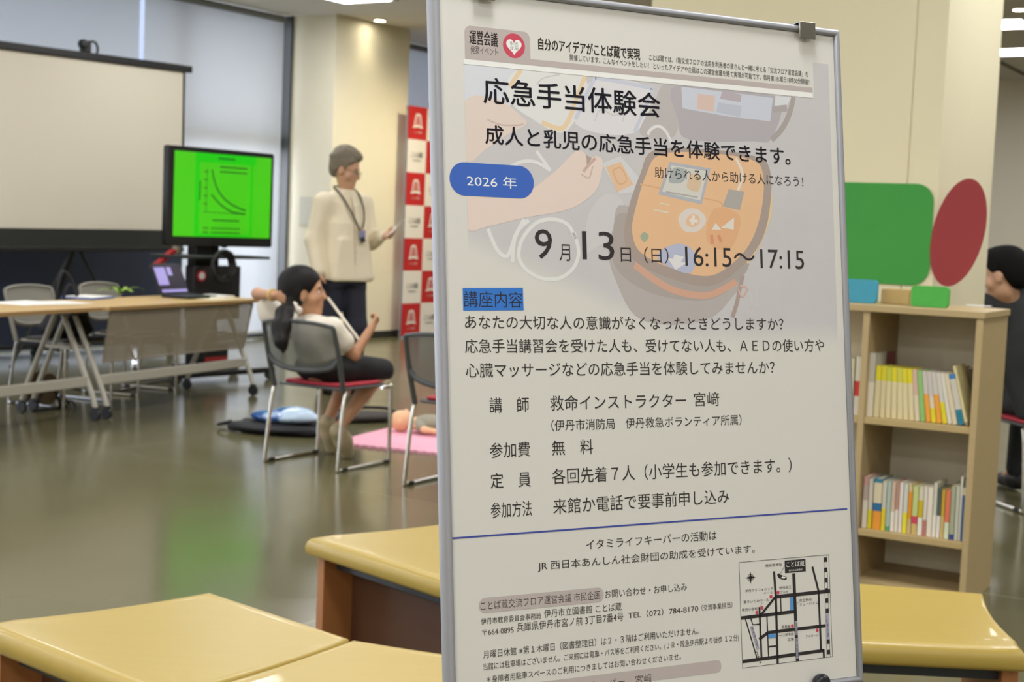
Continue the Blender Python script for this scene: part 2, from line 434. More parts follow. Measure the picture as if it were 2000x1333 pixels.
for i, (a, b) in enumerate(edges):
    fr = MB(); gv = -(WV - .2)
    for u in (a + .03, b - .03): fr.box((u, gv, CEIL / 2), (.06, .1, CEIL))
    fr.box(((a + b) / 2, gv, .04), (b - a, .1, .08)); fr.box(((a + b) / 2, gv, TR_Z), (b - a, .14, .16)); fr.box(((a + b) / 2, gv, CEIL - .04), (b - a, .1, .08))
    w = fr.build('window_%d' % (i + 1), M_frame); place(w); structure(w)
    for nm, z0, z1, m in (('pane', .08, TR_Z - .08, M_glass_lo), ('pane', TR_Z + .08, CEIL - .08, M_glass_hi)):
        pn = MB(); pn.box(((a + b) / 2, gv, (z0 + z1) / 2), (b - a - .12, .012, z1 - z0)); pn.build(nm, m, w)
slab('trim_1', M_dark, -.03, 0, WV - .12, WV + .05, 0, CEIL)
slab('wall_left_end', M_wall, U0, GAP_W - 9.9, WV - .3, WV - .1, 0, CEIL)
slab('wall_left_far', M_wall, PIER_U + 3.3, U1, WV - .3, WV - .1, 0, CEIL)
# roller blinds
def blindmat():
    def b(nt):
        d = nt.nodes.new('ShaderNodeBsdfDiffuse'); d.inputs[0].default_value = (.66, .67, .66, 1)
        t = nt.nodes.new('ShaderNodeBsdfTranslucent'); t.inputs[0].default_value = (.60, .62, .645, 1)
        tc = nt.nodes.new('ShaderNodeTexCoord'); nz = nt.nodes.new('ShaderNodeTexNoise'); nz.inputs['Scale'].default_value = 140
        nt.links.new(tc.outputs['Object'], nz.inputs[0]); mr = nt.nodes.new('ShaderNodeMapRange'); mr.inputs[3].default_value = .40; mr.inputs[4].default_value = .48
        nt.links.new(nz.outputs[0], mr.inputs[0])
        x = nt.nodes.new('ShaderNodeMixShader'); nt.links.new(mr.outputs[0], x.inputs[0])
        nt.links.new(d.outputs[0], x.inputs[1]); nt.links.new(t.outputs[0], x.inputs[2]); return x.outputs[0]
    return mixshader('blind_fabric', b)
M_blind = blindmat()
def blind(u0, u1, label):
    t = thing('roller_blind', label, 'blind', R((u0 + u1) / 2, WV, 0), RZ, 'roller blinds over the tall windows'); w = u1 - u0
    f = MB(); f.box((0, 0, (CEIL + .03) / 2), (w, .002, CEIL - .1)); f.build('blind_fabric', M_blind, t)
    c = MB(); c.tube([(-w / 2, 0, CEIL - .045), (w / 2, 0, CEIL - .045)], .035, 14); c.build('roller_tube', mat('blind_tube', '120 122 124', .5), t)
    c = MB(); c.box((0, 0, .062), (w, .018, .03)); c.build('bottom_bar', mat('blind_bar', '190 192 196', .4), t, bevel=.004)
blind(GAP_U + .03, -.10, 'pale roller blind beside the wall pier, right of the bright slit')
blind(GAP_U - 3.25, GAP_U - .03, 'pale roller blind behind the projection screen, left of the bright slit')
blind(PIER_U + .06, PIER_U + 3.2, 'pale roller blind beyond the wall pier, above the chequered backdrop')
blind(GAP_U - 6.55, GAP_U - 3.35, 'pale roller blind farthest left, mostly outside the photo')
# the broad cream pillar behind the bookshelf, with two panel joints
BS_Z = math.radians(150.0)                # bookshelf front runs to the left and away
BSX = Vector((math.cos(BS_Z), math.sin(BS_Z), 0)); BSY = Vector((.5, .866, 0))
BS0 = P(1922, 610, 1.043); BS0.z = 0      # bookshelf: its near right front corner
def LB(x, y, z=0): return BS0 + BSX * x + BSY * y + Vector((0, 0, z))
pil = MB()
def hit(px, py, y):                       # x along a line parallel to the bookshelf front
    d = FWD + RT * ((px - 1000) / FPX) - UP * ((py - 666.5) / FPX); d2 = Vector((d.x, d.y, 0)); o = LB(0, y)
    k = o.dot(BSY) / d2.dot(BSY); return (d2 * k - o).dot(BSX)
PY0 = .45
xr, xl = hit(1846, 150, PY0), hit(1273, 20, PY0)
js = [hit(1785, 150, PY0)]
_d = FWD + RT * ((1951 - 1000) / FPX) - UP * ((150 - 666.5) / FPX); _c = LB(xr, 0)          # far corner of its right face
PDEP = (_c.x * _d.y - _c.y * _d.x) / (BSY.y * _d.x - BSY.x * _d.y)
xs = [xr] + js + [xl]
poly = []
for i, x in enumerate(xs):
    if 0 < i < len(xs) - 1: poly += [(x - .003, PY0), (x - .003, PY0 + .006), (x + .003, PY0 + .006), (x + .003, PY0)]
    else: poly.append((x, PY0))
poly += [(xl, PDEP), (xr, PDEP)]
pil.prism([(LB(x, y).x, LB(x, y).y) for x, y in poly][::-1], 0, CEIL)
structure(pil.build('wall_right_pillar', mat('pillar_paint', '.875 .84 .71', .7, noise=.02, scale=5)))
bb = MB(); bb.prism([(LB(x, y).x, LB(x, y).y) for x, y in ((xr - .012, PY0 - .012), (xl + .012, PY0 - .012), (xl + .012, PDEP + .012), (xr - .012, PDEP + .012))][::-1], 0, .07)
structure(bb.build('baseboard_right_pillar', M_dark))
# a second pillar beyond, at the right edge
u, v = toUV(P(1992, 700, 0)); q = P(1994, 688, 0); uq, vq = toUV(q)
slab('wall_right_far_pillar', M_pier, uq, uq + .9, vq, vq + .9, 0, CEIL)

# ================================================================= LAMPS OF THE CEILING
M_lamp = mat('lamp_diffuser', '252 252 255', .5, noise=0, emit=LAMP_W)
M_lframe = mat('lamp_frame', '225 222 215', .5)
def make_lamp(label, loc):
    t = thing('ceiling_light', label, 'ceiling light', loc, RZ, 'square ceiling panels')
    f = MB(); 
    for x, y, a, b in ((0, .31, .66, .04), (0, -.31, .66, .04), (.31, 0, .04, .58), (-.31, 0, .04, .58)): f.box((x, y, -.008), (a, b, .016))
    f.build('frame', M_lframe, t, bevel=.003)
    d = MB(); d.add([(-.29, -.29, -.006), (-.29, .29, -.006), (.29, .29, -.006), (.29, -.29, -.006)], [(0, 1, 2, 3)]); d.build('diffuser', M_lamp, t)
    return t
l0 = None
lu, lv = toUV(Vector((-1.66, 14.2, 0))); ru, rv = toUV(Vector((5.35, 16.15, 0)))
spots = [(lu, lv, 'square ceiling panel at the top edge of the photo, above the presenter'),
         (ru, rv, 'long bright ceiling panel right of the cream pillar, the lower one'),
         (*toUV(P(1946, 46, CEIL)), 'small bright ceiling panel right of the cream pillar, above the lower one')]
for i in range(7):
    for j in range(4):
        u_, v_ = lu - 2.4 - 2.5 * i, lv + 1.0 + 3.6 * j
        spots.append((u_, v_, 'square ceiling panel of the rows out of view over the hall'))
for j in range(1, 3): spots.append((lu + .4, lv + 3.6 * j, 'square ceiling panel of the rows out of view over the hall'))
for u_, v_, lb in spots:
    if l0 is None: l0 = make_lamp(lb, R(u_, v_, CEIL))
    else: dup(l0, lb, R(u_, v_, CEIL))
def downlight(loc, label, power, ang=64, aim=None):
    t = thing('downlight', label, 'downlight', loc, 0, 'round downlights')
    r = MB(); r.lathe([(.075, 0), (.075, -.008), (.058, -.01), (.055, 0)], 24); r.build('rim', M_lframe, t)
    d = MB(); d.add([(.055 * math.cos(a * math.pi / 8), .055 * math.sin(a * math.pi / 8), -.004) for a in range(16)][::-1], [tuple(range(16))]); d.build('lens', mat('downlight_lens', '255 246 222', .5, noise=0, emit=60.0), t)
    l = bpy.data.lights.new('downlight_beam', 'SPOT'); l.energy = power; l.color = (1, .86, .58); l.spot_size = math.radians(ang); l.spot_blend = 1.0; l.shadow_soft_size = .05
    o = bpy.data.objects.new('downlight_beam', l); C.objects.link(o); o.parent = t; o.location = (0, 0, -.03)
    if aim: o.rotation_euler = aim
downlight(R(.50, .18, CEIL), 'round downlight over the face of the wall pier', 9, 100)
downlight(R(.95, 1.45, CEIL), 'added downlight washing the pier, out of sight behind the poster', 250, 160)  # extra lamp added to brighten the pier face, placed out of sight
downlight(P(1992, 18, CEIL), 'round downlight at the top right corner of the photo', 14, 90)
# faint air vent and track on the ceiling
tv = MB(); a = P(1950, 118, CEIL); b = P(2010, 148, CEIL); tv.tube([a - Vector((0, 0, .012)), b - Vector((0, 0, .012))], .02, 8); tag(tv.build('ceiling_track', mat('track', '90 82 66', .6)), 'thin dark track on the ceiling right of the cream pillar', 'track')

# ================================================================= POSTER STAND AND POSTER
PO = Vector((-.0511, 1.6674, .6773)); YAW, REC = .4915, .142
ex = Vector((math.cos(YAW), math.sin(YAW), 0)); _n = Vector((math.sin(YAW), -math.cos(YAW), 0))
ez = Vector((0, 0, 1)) * math.cos(REC) - _n * math.sin(REC); nn = ex.cross(ez)
PW, PH = .618, .891
PM = Matrix(((ex.x, ez.x, nn.x, PO.x), (ex.y, ez.y, nn.y, PO.y), (ex.z, ez.z, nn.z, PO.z), (0, 0, 0, 1)))
st = bpy.data.objects.new('poster_stand', None); C.objects.link(st); st.matrix_world = PM
tag(st, 'silver framed poster stand in the foreground holding the event poster', 'poster stand')
b = MB(); b.box((PW / 2, PH / 2, -.012), (PW - .012, PH - .012, .010)); b.build('board', mat('white_board', '.86 .86 .84', .35, noise=.01), st)
rails = [((0, 0), (0, PH)), ((PW, PH), (PW, 0)), ((0, PH), (PW, PH)), ((PW, 0), (0, 0))]
for (x0, y0), (x1, y1) in rails:          # mitred rounded rails
    d = Vector((x1 - x0, y1 - y0)).normalized(); inn = Vector((d.y, -d.x)); cx, cy = PW / 2, PH / 2
    if inn.dot(Vector((cx - x0, cy - y0))) < 0: inn = -inn
    prof = [(0, -.020), (0, -.004), (.0015, -.0015), (.004, 0), (.0068, -.0004), (.0088, -.0020), (.0095, -.0045), (.0095, -.0062), (.0140, -.0062), (.0140, -.020)]
    L = Vector((x1 - x0, y1 - y0)).length; mb = MB(); k = len(prof); vs = []
    for e in (0, 1):
        for o_, w in prof:
            s_ = o_ if e == 0 else L - o_
            p = Vector((x0, y0)) + d * s_ + inn * o_; vs.append((p.x, p.y, w))
    fs = [(i, (i + 1) % k, k + (i + 1) % k, k + i) for i in range(k)] + [tuple(range(k))[::-1], tuple(range(k, 2 * k))]
    mb.add(vs, fs); bm = mb.build('frame_rail', M_metal, st, ang=50)
    bmx = bmesh.new(); bmx.from_mesh(bm.data); bmesh.ops.recalc_face_normals(bmx, faces=bmx.faces); bmx.to_mesh(bm.data); bmx.free()
for u_ in (.0668, .5568):                # bent plate clips over the top rail
    c = MB(); w = .0275; x0 = u_ - w / 2
    prof = [(PH - .0195, .0035), (PH + .0030, .0045), (PH + .0036, .0020), (PH + .0036, -.022), (PH - .016, -.024), (PH - .016, -.0225), (PH + .0018, -.0205), (PH + .0018, .0012), (PH - .0195, .0020)]
    k = len(prof); c.add([(x0, y, z) for y, z in prof] + [(x0 + w, y, z) for y, z in prof], [(i, (i + 1) % k, k + (i + 1) % k, k + i) for i in range(k)] + [(0, 1, 7, 8), (1, 2, 6, 7), (2, 3, 5, 6), (3, 4, 5)] + [(k + 8, k + 7, k + 1, k), (k + 7, k + 6, k + 2, k + 1), (k + 6, k + 5, k + 3, k + 2), (k + 5, k + 4, k + 3)])
    o = c.build('top_clip', mat('clip_steel', '168 166 156', .22, metal=1.0, noise=.05), st, bevel=.0008)
    bmx = bmesh.new(); bmx.from_mesh(o.data); bmesh.ops.recalc_face_normals(bmx, faces=bmx.faces); bmx.to_mesh(o.data); bmx.free()
for u_ in (.075, .5402):
    c = MB(); c.lathe([(.0, -.002), (.0118, -.002), (.0130, .001), (.0128, .006), (.0105, .0085), (.004, .0095)], 24, (u_, .0085, .0012)); c.build('bottom_knob', mat('knob_black', '40 42 44', .3, metal=.3), st)
c = MB()
foot = -PO.z / ez.z                        # front legs run on down to the floor, back legs splay behind
for u_ in (.012, PW - .012):
    c = MB(); c.tube([(u_, .01, -.014), (u_, foot + .012, -.014)], .010, 12); c.build('leg', M_metal, st)
for u_ in (.36,):
    c = MB(); inv = PM.inverted(); top = Vector((u_, .62, -.026)); wt = PM @ top; fl = wt - _n * .05; fl = Vector((fl.x - _n.x * .30, fl.y - _n.y * .30, .012)); c.tube([top, inv @ fl], .009, 12); c.build('rear_leg', M_metal, st)
c = MB(); c.tube([(.012, -.22, -.014), (PW - .012, -.22, -.014)], .008, 12); c.build('cross_bar', M_metal, st)

TEXT = '''
badge|運営会議|48.5|817.6|86.6|835.1|1
badge|発案イベント|49.6|806.3|86.2|816.3|0
head|自分のアイデアがことば蔵で実現|142.8|819.8|290.9|835.0|1
head|ことば蔵では、1階交流フロアの活用を利用者の皆さんと一緒に考える「交流フロア運営会議」を|304.6|821.1|562.1|829.1|0
head|開催しています。こんなイベントをしたい！ といったアイデアや企画はこの運営会議を経て実現が可能です。毎月第1水曜日18時30分開催！|187.1|810.5|563.5|818.4|0
title|応急手当体験会|65.8|747.8|319.2|779.4|1
title|成人と乳児の応急手当を体験できます。|66.7|698.5|526.3|721.7|1
body|助けられる人から助ける人になろう！|307.8|670.0|547.0|684.3|0
year|2026 年|40.3|646.1|107.7|660.2|0
date|9|130.5|562.1|154.7|598.4|-1
date|月|164.5|560.3|179.6|580.9|-1
date|13|197.3|562.7|243.7|598.5|-1
date|日（日）|253.0|560.7|324.9|581.1|-1
date|16:15～17:15|350.6|558.5|543.5|583.8|0
tag|講座内容|32.3|501.9|111.4|521.3|0
body|あなたの大切な人の意識がなくなったときどうしますか？|33.3|476.2|505.0|492.9|0
body|応急手当講習会を受けた人も、受けてない人も、ＡＥＤの使い方や|32.6|447.5|572.7|464.5|0
body|心臓マッサージなどの応急手当を体験してみませんか？|33.0|418.7|487.8|435.9|0
body|講　師|63.0|376.4|116.4|394.6|-1
body|救命インストラクター|145.9|377.2|344.9|395.5|-1
body|宮﨑|357.4|378.1|396.9|396.4|-1
body|（伊丹市消防局　伊丹救急ボランティア所属）|146.6|352.4|431.1|366.2|-1
body|参加費|62.1|322.9|116.4|340.9|-1
body|無　料|146.7|323.0|204.7|341.1|-1
body|定　員|62.0|286.9|116.3|305.2|-1
body|各回先着７人（小学生も参加できます。）|145.7|287.9|510.5|307.3|-1
body|参加方法|61.4|251.9|116.7|270.4|-1
body|来館か電話で要事前申し込み|146.1|252.1|407.1|270.9|-1
body|イタミライフキーパーの活動は|191.0|206.4|385.7|218.5|-1
body|JR 西日本あんしん社会財団の助成を受けています。|122.7|184.4|445.3|196.9|-1
contact|ことば蔵交流フロア運営会議 市民企画|44.6|145.0|208.6|155.7|0
contact|お問い合わせ・お申し込み|215.5|145.6|337.2|155.6|0
contact|伊丹市教育委員会事務局|44.8|128.6|124.9|136.2|0
contact|伊丹市立図書館 ことば蔵|129.4|129.1|239.1|138.9|0
contact|〒664-0895|45.8|115.9|87.7|122.5|0
contact|兵庫県伊丹市宮ノ前 3丁目7番4号|92.1|116.1|241.2|126.7|0
contact|TEL（072）784-8170|248.5|117.5|353.5|126.6|0
contact|（交流事業担当）|358.6|118.1|406.8|126.0|0
contact|月曜日休館 ※第１木曜日（図書整理日）は２・３階はご利用いただけません。|46.6|89.0|354.1|98.6|0
contact|当館には駐車場はございません。ご来館には電車・バス等をご利用ください。(ＪＲ・阪急伊丹駅より徒歩 １２分)|46.2|74.1|415.4|83.9|0
contact|＊身障者用駐車スペースのご利用につきましてはお問い合わせくださいませ。|50.1|60.2|324.8|68.7|0
contact|イタミライフキーパー　宮﨑|114.9|37.0|280.0|47.6|0
'''
def T_(s): return [tuple(r.split('|')) for r in s.strip().split('\n')]
TEXT = [(g, s, float(a), float(b), float(c), float(d), int(w)) for g, s, a, b, c, d, w in T_(TEXT)]
MAPT = [('猪名野神社', 461.7, 165.9, 488.8, 170.0), ('伊丹アイフォニック', 427.9, 135.9, 472.6, 139.6), ('ホール', 457.5, 131.3, 472.4, 134.0), ('伊丹商工', 483.0, 135.3, 502.8, 139.3), ('プラザ', 484.1, 129.5, 497.9, 133.0),
        ('東りいたみホール', 424.6, 121.7, 465.8, 125.9), ('伊丹小学校', 421.3, 111.7, 447.0, 115.9), ('市立伊丹', 515.3, 116.4, 536.1, 120.6), ('ミュージアム', 515.9, 111.4, 546.6, 115.2), ('長寿蔵', 484.7, 84.2, 499.3, 88.4),
        ('三軒寺前', 486.0, 73.9, 504.0, 77.9), ('広場', 494.4, 67.0, 504.1, 71.2), ('アイホール', 523.7, 68.6, 545.9, 72.2)]
MAPW = [('ことば蔵', 496.0, 163.2, 526.0, 170.6), ('伊丹市立図書館', 499.5, 157.6, 522.2, 160.0)]
MAPV = [('J\nR\n伊\n丹\n駅', 559.2, 66, 563.2, 95.5)]
text_prepass([(t[1], t[6]) for t in TEXT] + [(t[0], 0) for t in MAPT + MAPW + MAPV] + [('市民', 0), ('企画', 0), ('ことば蔵', 1), ('阪急伊丹駅', 0), ('県道尼崎池田線', 0)])
mm = .001
po = bpy.data.objects.new('poster', None); C.objects.link(po); po.matrix_world = PM
tag(po, 'large white first-aid event poster clipped to the silver stand', 'poster')
PAPER = '.865 .855 .82'
def ink(name, c, rough=.6): return mat('ink_' + name, c, rough, noise=0)
def art(c):                                # print colour: seen against white paper
    c = [float(t) for t in c.split()]; c[2] -= .03 if c[2] > c[0] else 0; c = [t * .87 + g_ * .13 for t, g_ in zip(c, (.78, .76, .71))]; pl = lin((.80, .78, .715)); q = lin(tuple(c)); pp = lin(PAPER)
    r = [min(1, a / b_ * p_) for a, b_, p_ in zip(q, pl, pp)]
    return tuple(12.92 * t if t <= .0031308 else 1.055 * t ** (1 / 2.4) - .055 for t in r)
sh = MB(); nx, ny = 24, 36
for j in range(ny + 1):
    for i in range(nx + 1):
        u_ = .010 + (PW - .020) * i / nx; v_ = .010 + (PH - .020) * j / ny
        bow = 0
        sh.v.append((u_, v_, -.0052 + bow))
sh.f = [(j * (nx + 1) + i, j * (nx + 1) + i + 1, (j + 1) * (nx + 1) + i + 1, (j + 1) * (nx + 1) + i) for j in range(ny) for i in range(nx)]; sh.m = [0] * len(sh.f)
sheet = sh.build('sheet', mat('poster_paper', PAPER, .42, noise=.012, scale=9, spec=.4), po)
Z0 = -.0052; dz = .00001
# printed photograph: greyed backdrop fading into the paper, then the pale picture of the rescue kit
def photo_back():
    m = mat('photo_backdrop', art('.735 .715 .685'), .42, noise=.05, scale=14, spec=.4)
    nt = m.node_tree; b = nt.nodes['Principled BSDF']; tc = nt.nodes['Texture Coordinate']; sp = nt.nodes.new('ShaderNodeSeparateXYZ')
    nt.links.new(tc.outputs['Object'], sp.inputs[0])
    def math_(op, a, c_):
        n = nt.nodes.new('ShaderNodeMath'); n.operation = op
        for i, q in enumerate((a, c_)):
            if isinstance(q, (int, float)): n.inputs[i].default_value = q
            else: nt.links.new(q, n.inputs[i])
        return n.outputs[0]
    line_ = math_('MAXIMUM', math_('SUBTRACT', .588, math_('MULTIPLY', sp.outputs[0], .36)), .462)
    dd = math_('SUBTRACT', sp.outputs[1], line_)
    mr = nt.nodes.new('ShaderNodeMapRange'); mr.inputs[1].default_value = -.012; mr.inputs[2].default_value = .03; mr.interpolation_type = 'SMOOTHSTEP'
    nt.links.new(dd, mr.inputs[0])
    mx = nt.nodes.new('ShaderNodeMix'); mx.data_type = 'RGBA'; old = b.inputs['Base Color'].links[0].from_socket
    mx.inputs[6].default_value = lin(PAPER) + (1,); nt.links.new(mr.outputs[0], mx.inputs[0]); nt.links.new(old, mx.inputs[7]); nt.links.new(mx.outputs[2], b.inputs['Base Color'])
    return m
ph = MB(); ph.flat([(p[0] * mm, p[1] * mm) for p in ((40, 440), (597, 440), (598, 842), (571, 842), (571, 794), (40, 793))], Z0 + dz)
ph.build('photo_backdrop', photo_back(), po)
ART = '''p|.79 .79 .81|1|40,794 112,793 119,760 84,743 40,745
p|.83 .82 .77|1|117,794 209,794 181,722 132,733 97,759
l|.86 .74 .55|5.5|119,794 110,782 102,771
l|.86 .74 .55|6|209,794 196,764 182,734 170,724 145,730
p|.82 .80 .77|1|220,789 304,784 279,726 193,731
l|.73 .74 .79|5|193,737 220,787 231,791 298,786 306,779 279,727
l|.74 .72 .68|1.5|139,776 147,784 166,790 172,791
l|.74 .72 .68|1.5|221,737 230,752 250,746 265,755 262,739
p|.68 .65 .61|1|326,793 353,792 348,743 332,722 287,726 310,766
p|.64 .61 .60|1|348,794 505,791 496,733 463,727 362,723 347,746
p|.74 .75 .79|0|353,791 501,788 495,756 432,757 354,763
p|.80 .68 .60|0|379,784 406,783 403,762 376,764
p|.66 .60 .60|0|418,791 449,788 447,778 414,780
p|.68 .69 .74|0|411,775 449,773 445,758 407,762
p|.80 .80 .78|0|505,791 533,791 520,776 503,775
l|.60 .56 .52|8|536,792 527,767 513,746 496,731
l|.62 .58 .55|9|499,772 524,776
l|.83 .82 .78|4|299,725 304,732 315,737 326,732 335,717
p|.83 .75 .67|1|40,748 84,754 116,736 123,726 96,711 69,693 40,677
l|.74 .64 .57|2|70,728 88,723 110,724 119,726
p|.76 .74 .71|1|209,621 235,646 258,638 260,606 222,580 199,572
p|.78 .77 .74|0|229,684 257,695 290,663 278,650 253,647
p|.85 .68 .51|0|235,680 257,688 275,660 251,649
l|.80 .61 .42|2|245,676 257,680 265,665 253,660 245,676
l|.83 .82 .78|4.5|100,673 117,680 136,680 155,671
l|.83 .82 .78|4.5|136,694 147,681 155,671
l|.84 .83 .78|5|188,588 178,605 158,611 134,606 114,586 108,564 118,548 140,538 164,539 184,552 192,572 186,596
l|.84 .83 .78|5|117,610 103,585 99,557
l|.84 .83 .78|5|67,596 79,571 93,565 106,593 123,609
p|.85 .76 .68|1|40,639 107,637 157,667 180,687 194,698 206,694 208,679 217,692 230,689 227,666 215,645 178,624 115,611 67,599 40,595
l|.74 .60 .53|4|202,672 208,679 220,690
l|.76 .64 .56|2|216,680 210,665 199,669
p|.66 .62 .58|1|262,633 243,603 235,570 246,536 271,495 317,483 384,491 423,520 437,545 363,577
p|.62 .57 .52|1|261,623 242,593 241,563 261,539 307,520 376,514 423,532 450,569 363,577
l|.85 .72 .50|8|488,674 488,633 467,590 447,566
p|.60 .53 .47|1|307,705 384,712 469,707 492,688 488,633 470,590 431,553 386,533 326,542 273,563 259,591 266,628 286,674
p|.86 .67 .47|1|316,700 383,707 462,702 480,682 475,635 454,590 418,559 383,546 332,554 284,573 271,599 277,629 294,672
l|.78 .58 .46|9|273,558 325,529 383,521 430,540
l|.82 .60 .40|2|285,661 378,648 412,640 392,613
p|.64 .64 .64|0|331,692 395,687 379,639 312,649
p|.78 .76 .69|0|334,688 389,683 377,644 318,653
p|.60 .62 .62|1|337,684 355,683 351,667 329,666
p|.80 .68 .52|1|364,678 379,674 374,656 357,660
l|.62 .60 .56|2|324,653 373,648
p|.62 .59 .54|0|423,661 448,659 440,634 412,638
l|.85 .80 .72|4|436,703 446,683 438,660
p|.82 .77 .70|1|342,619 353,631 370,633 384,624 383,613 369,603 350,604
p|.86 .68 .50|1|354,618 363,626 374,623 374,614 364,609 355,611
l|.85 .82 .76|4|366,624 363,612
l|.85 .82 .76|4|359,618 372,617
p|.84 .62 .41|1|399,635 440,625 421,582 385,593
p|.84 .80 .72|0|394,607 400,616 409,607
p|.84 .80 .72|0|409,610 430,624 429,608
l|.80 .50 .36|5|393,600 394,588
l|.80 .50 .36|5|404,600 408,591
p|.57 .61 .48|1|283,594 289,600 296,595 289,587
l|.84 .76 .62|2.5|305,629 327,626
l|.84 .76 .62|2|314,638 329,636
p|.66 .67 .76|1|316,579 345,587 367,574 359,550 332,554 309,566
p|.84 .82 .78|0|323,568 332,567 334,573 349,570 344,564 352,562 335,553
l|.62 .53 .48|6|441,548 436,533 430,512 422,493
l|.78 .62 .54|2.5|436,535 447,531 439,520 433,530
l|.76 .74 .70|2|452,533 454,505
l|.76 .74 .70|2|462,533 462,505'''
acols = []; pic = MB(); z = Z0 + 2 * dz
for row in ART.split('\n'):
    f = row.split('|'); pts = [tuple(float(t) * mm for t in p.split(',')) for p in f[3].split()]
    if f[1] not in acols: acols.append(f[1])
    pic.cm = acols.index(f[1]); z += dz * .35
    if f[0] == 'p':
        q = [(p.x, p.y) for p in arc([(x, y, 0) for x, y in pts], 5, True)] if f[2] == '1' else pts
        q = [(max(.0402, min(.597, x)), min(y, .7935)) for x, y in q]
        ar = sum(q[i][0] * q[(i + 1) % len(q)][1] - q[(i + 1) % len(q)][0] * q[i][1] for i in range(len(q)))
        if ar < 0: q = q[::-1]
        bm = bmesh.new(); fv = [bm.verts.new((x, y, z)) for x, y in q]; bm.faces.new(fv); bmesh.ops.triangulate(bm, faces=bm.faces[:])
        bm.verts.index_update(); pic.add([v.co[:] for v in bm.verts], [tuple(v.index for v in fc.verts) if fc.normal.z >= 0 else tuple(v.index for v in fc.verts)[::-1] for fc in bm.faces]); bm.free()
    else:
        q = [(p.x, p.y) for p in arc([(x, y, 0) for x, y in pts], 6)] if len(pts) > 2 else pts
        q = [(x, min(y, .7925)) for x, y in q]
        add_ribbon(pic, q, float(f[2]) * mm, z)
pic.build('photo_print', [ink('art%d' % i, art(c), .42) for i, c in enumerate(acols)], po, smooth=False)
ZT = z + dz * 3
K = ink('black', '38 32 34'); NV = ink('navy', '34 32 46'); BR = ink('brown', '52 40 36'); WH = ink('white', '.95 .95 .93'); TP = ink('taupe', art('.675 .62 .575')); PK = ink('rose', '.80 .27 .35')
BL = ink('royal_blue', '54 100 190'); BL2 = ink('tag_blue', '44 118 205'); BL3 = ink('line_blue', '58 72 158'); GR = ink('soft_grey', '170 168 186'); MB_ = ink('map_blue', '86 150 205')
def printed(name, ms, fn, label=None):
    mb = MB(); fn(mb); return mb.build(name, ms, po, smooth=False, label=label)
def texts(mb, grp, cm=0, z=None):
    mb.cm = cm
    for g, s, a, b_, c_, d_, w in TEXT:
        if g == grp: put_text(mb, s, w, a * mm, b_ * mm, c_ * mm, d_ * mm, ZT + 2 * dz if z is None else z)
def lines(grp, m):                        # every printed line is a part of its own
    for g, s, a, b_, c_, d_, w in TEXT:
        if g == grp:
            mb = MB(); put_text(mb, s, w, a * mm, b_ * mm, c_ * mm, d_ * mm, ZT + 2 * dz); mb.build({'date': 'date_lettering', 'title': 'title_line', 'head': 'header_line', 'badge': 'badge_line'}.get(grp, 'text_line'), m, po, smooth=False)
def hdr(mb):
    tab = [(42.3, 799), (42.3, 832)] + [(42.3 + 8 - 8 * math.cos(t * math.pi / 12), 832 + 8 * math.sin(t * math.pi / 12)) for t in range(1, 7)] + [(123 + 8 * math.sin(t * math.pi / 12), 832 + 8 * math.cos(t * math.pi / 12)) for t in range(0, 7)] + [(131.4, 807), (568.6, 807), (568.6, 800.2), (131, 799.4)]
    mb.flat([(x * mm, y * mm) for x, y in tab][::-1], ZT); mb.cm = 1; mb.flat([(x * mm, y * mm) for x, y in ((40, 793), (568.6, 793), (568.6, 800.2), (40, 799))], ZT)
    mb.cm = 2; mb.flat([(.1088 + .0152 * math.cos(t * math.pi / 16), .8212 + .0152 * math.sin(t * math.pi / 16)) for t in range(32)], ZT + dz)
    mb.cm = 1; hp = []
    for t in range(40):
        a = 2 * math.pi * t / 40; hp.append((.1088 + .00066 * 16 * math.sin(a) ** 3, .8208 + .00068 * (13 * math.cos(a) - 5 * math.cos(2 * a) - 2 * math.cos(3 * a) - math.cos(4 * a))))
    mb.flat(hp[::-1], ZT + 2 * dz)
    mb.cm = 3; put_text(mb, '市民', 0, .1030, .8216, .1146, .8265, ZT + 3 * dz); put_text(mb, '企画', 0, .1032, .8160, .1146, .8209, ZT + 3 * dz)
printed('header_badge', [TP, WH, PK, ink('grey', '120 112 112')], hdr, 'taupe tab and bar with a rose heart emblem')
lines('badge', BR); lines('head', BR)
lines('title', NV)
def year(mb):
    mb.flat([(x * mm, y * mm) for x, y in rrect(17.7, 634.6, 131.2, 674.6, 19.9, 10)], ZT); texts(mb, 'year', 1)
printed('year_label', [BL, WH], year, 'blue pill with white year lettering')
lines('date', K)
def tagl(mb):
    mb.flat([(x * mm, y * mm) for x, y in ((31.4, 497.8), (112.6, 499.0), (112.4, 526.2), (31.5, 524.6))], ZT); texts(mb, 'tag', 1)
printed('section_tag', [BL2, NV], tagl, 'blue box with dark lettering')
lines('body', K)
printed('divider_line', BL3, lambda m: add_ribbon(m, [(.010, .2317), (.6025, .2345)], .0021, ZT), 'thin blue line across the sheet')
def cont(mb):
    mb.cm = 1; mb.flat([(x * mm, y * mm) for x, y in rrect(42.6, 142, 213.8, 159.6, 8.5, 8)], ZT); mb.cm = 1; mb.flat([(x * mm, y * mm) for x, y in rrect(42.6, 38.6, 386, 54, 6, 8)], ZT)
printed('contact_bar', [BR, TP], cont, 'taupe bars behind the contact lettering'); lines('contact', BR)
